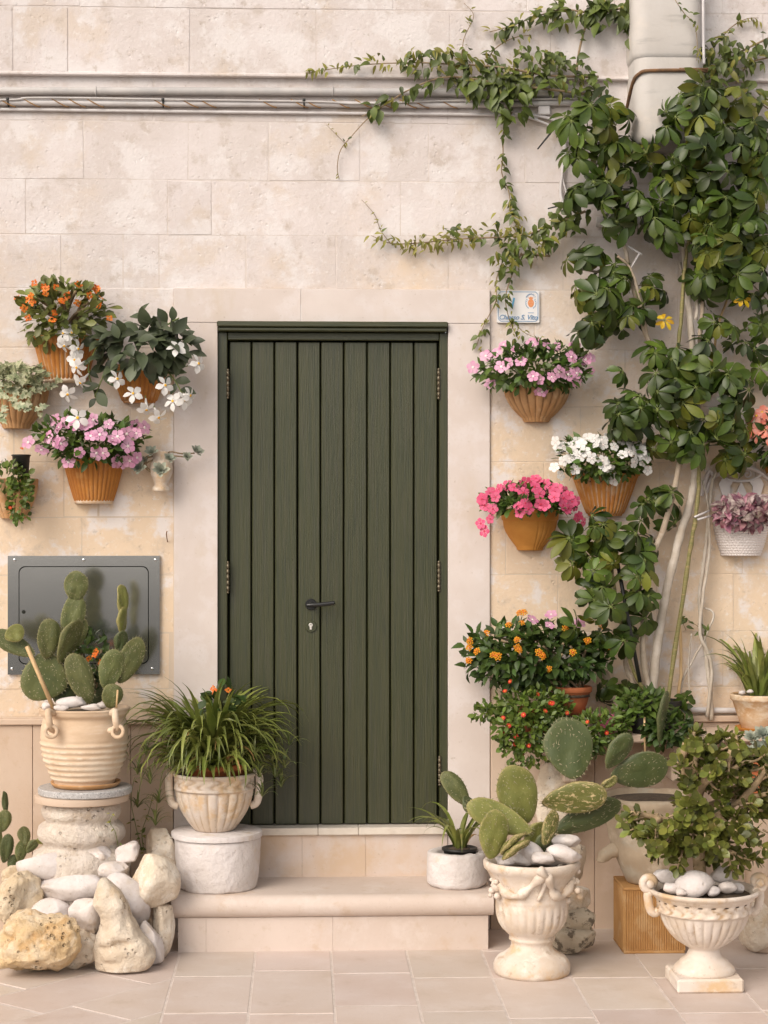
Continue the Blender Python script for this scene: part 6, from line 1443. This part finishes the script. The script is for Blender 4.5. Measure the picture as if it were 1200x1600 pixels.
v.strand([(985, 10, -.06), (930, 20, -.07), (880, 15, -.07), (840, 25, -.06), (800, 40, -.05), (765, 50, -.04)], .005, .002, 60, .050, .35, .012, .5)
v.strand([(900, 120, -.06), (905, 80, -.06), (915, 40, -.06), (925, 5, -.06)], .005, .004, 20, .045, .2)
v.strand([(720, 100, -.06), (725, 60, -.05), (740, 25, -.04), (725, 5, -.03)], .002, .001, 16, .026, .8)
v.strand([(760, 110, -.06), (770, 80, -.05), (800, 60, -.05), (830, 55, -.05)], .003, .002, 22, .040, .6)
v.mass(690, 95, 60, 26, 72, -.05, .046, .4); v.mass(760, 125, 60, 30, 81, -.05, .056, .08); v.mass(800, 150, 28, 34, 44, -.06, .058, 0); v.mass(870, 110, 52, 36, 78, -.05, .044, .15); v.mass(960, 15, 40, 30, 49, -.06, .062, .02); v.mass(880, 20, 50, 18, 34, -.05, .050, .3); v.mass(930, 130, 24, 14, 18, -.05, .042, .1); v.mass(985, 45, 8, 22, 10, -.06, .06, 0); v.mass(840, 85, 40, 20, 34, -.05, .042, .4)
v.done()
v = Vine('thin vine strand hanging down the wall to the middle branch', at(790, 190, -.03), 102)
v.strand([(800, 175, -.05), (787, 205, -.03), (786, 240, -.03), (784, 270, -.03), (795, 300, -.03), (800, 335, -.04), (815, 355, -.05)], .003, .002, 46, .040, .35, .008, .6)
v.done()
v = Vine('leafy vine reaching left across the wall above the door surround', at(880, 350, -.04), 103)
v.strand([(915, 330, -.08), (880, 345, -.07), (840, 362, -.07), (790, 370, -.06), (740, 372, -.05), (700, 375, -.04), (650, 380, -.03), (610, 380, -.02), (580, 368, -.02)], .006, .0015, 105, .042, .7, .014, .4)
v.strand([(610, 380, -.02), (595, 360, -.02), (585, 335, -.02), (565, 312, -.015)], .002, .001, 12, .024, .9, .004)
v.strand([(860, 400, -.05), (830, 398, -.04), (812, 398, -.03)], .006, .005)
v.strand([(800, 385, -.05), (785, 410, -.04), (775, 440, -.03), (775, 470, -.03), (755, 510, -.02), (745, 540, -.02)], .003, .0015, 42, .034, .5, .010, .6)
v.strand([(815, 395, -.05), (800, 430, -.04), (790, 465, -.04), (796, 500, -.04), (810, 530, -.06)], .003, .0015, 34, .034, .5, .010, .6)
v.strand([(800, 500, -.04), (820, 520, -.05), (845, 530, -.08)], .002, .001, 10, .028, .8)
v.mass(825, 380, 45, 22, 68, -.05, .044, .4); v.mass(790, 405, 22, 18, 29, -.05, .042, .4); v.mass(880, 345, 30, 26, 39, -.06, .05, .1); v.mass(660, 378, 30, 16, 34, -.03, .034, .85, .03); v.mass(720, 368, 34, 18, 34, -.03, .034, .75, .03); v.mass(790, 350, 40, 20, 29, -.04, .036, .8, .04)
v.done()
v = Vine('ivy hanging in dark clumps to the right of the duct', at(1130, 90, -.05), 104)
v.strand([(1200, 60, -.05), (1150, 85, -.07), (1120, 110, -.1), (1110, 140, -.1)], .005, .003, 30, .05, .2)
v.strand([(1110, 80, -.08), (1140, 45, -.05), (1165, 30, -.04), (1185, 28, -.04)], .003, .0015, 24, .038, .85)
v.strand([(1200, 90, -.05), (1170, 100, -.06), (1150, 130, -.08)], .004, .003, 16, .045, .2)
v.strand([(1055, 0, -.24), (1070, 22, -.24), (1085, 38, -.24), (1090, 75, -.24), (1088, 95, -.24)], .002, .0012, 20, .030, .7, .008)
v.strand([(1200, 170, -.05), (1175, 150, -.05), (1160, 135, -.05)], .003, .002, 8, .055, .6)
v.mass(1125, 85, 34, 30, 60, -.10, .052, .25); v.mass(1112, 125, 16, 26, 26, -.12, .052, 0); v.mass(1165, 80, 34, 20, 34, -.05, .046, .35); v.mass(1180, 165, 20, 40, 23, -.05, .07, .4); v.mass(1150, 180, 25, 30, 18, -.06, .06, .1)
v.done()
v = Vine('dark ivy sprigs on the wall between umbrella tree and right edge', at(1180, 560, -.03), 105)
v.strand([(1210, 480, -.03), (1180, 500, -.04), (1150, 525, -.04), (1138, 545, -.04)], .003, .002, 26, .040, .1)
v.strand([(1210, 580, -.03), (1190, 595, -.03), (1170, 590, -.03), (1158, 578, -.03)], .003, .002, 18, .036, .1)
v.strand([(1150, 525, -.04), (1170, 550, -.03), (1180, 552, -.03)], .002, .001, 10, .026, .4)
v.strand([(1200, 470, -.04), (1170, 440, -.05), (1140, 425, -.06)], .003, .002, 18, .05, .1)
v.done()
v = Vine('small vine sprig low on the wall left of the twisted stems', at(1085, 975, -.04), 106)
v.strand([(1105, 990, -.06), (1085, 975, -.05), (1065, 965, -.04), (1072, 985, -.04)], .002, .0012, 18, .028, .1, .008)
v.done()
v = Vine('weedy green runners climbing the wall beside the column base', at(205, 1345, -.05), 107, 'weed', 'plant')
v.strand([(222, 1330, -.06), (212, 1290, -.05), (205, 1250, -.05), (210, 1215, -.06)], .0018, .001, 14, .024, .5, .008); v.strand([(225, 1330, -.06), (222, 1300, -.06), (232, 1270, -.08), (240, 1240, -.1)], .0018, .001, 12, .024, .5, .008)
v.strand([(186, 1330, -.36), (180, 1300, -.42), (172, 1285, -.46), (178, 1270, -.46)], .0015, .001, 8, .02, .6, .006)
v.done(M_gstem)
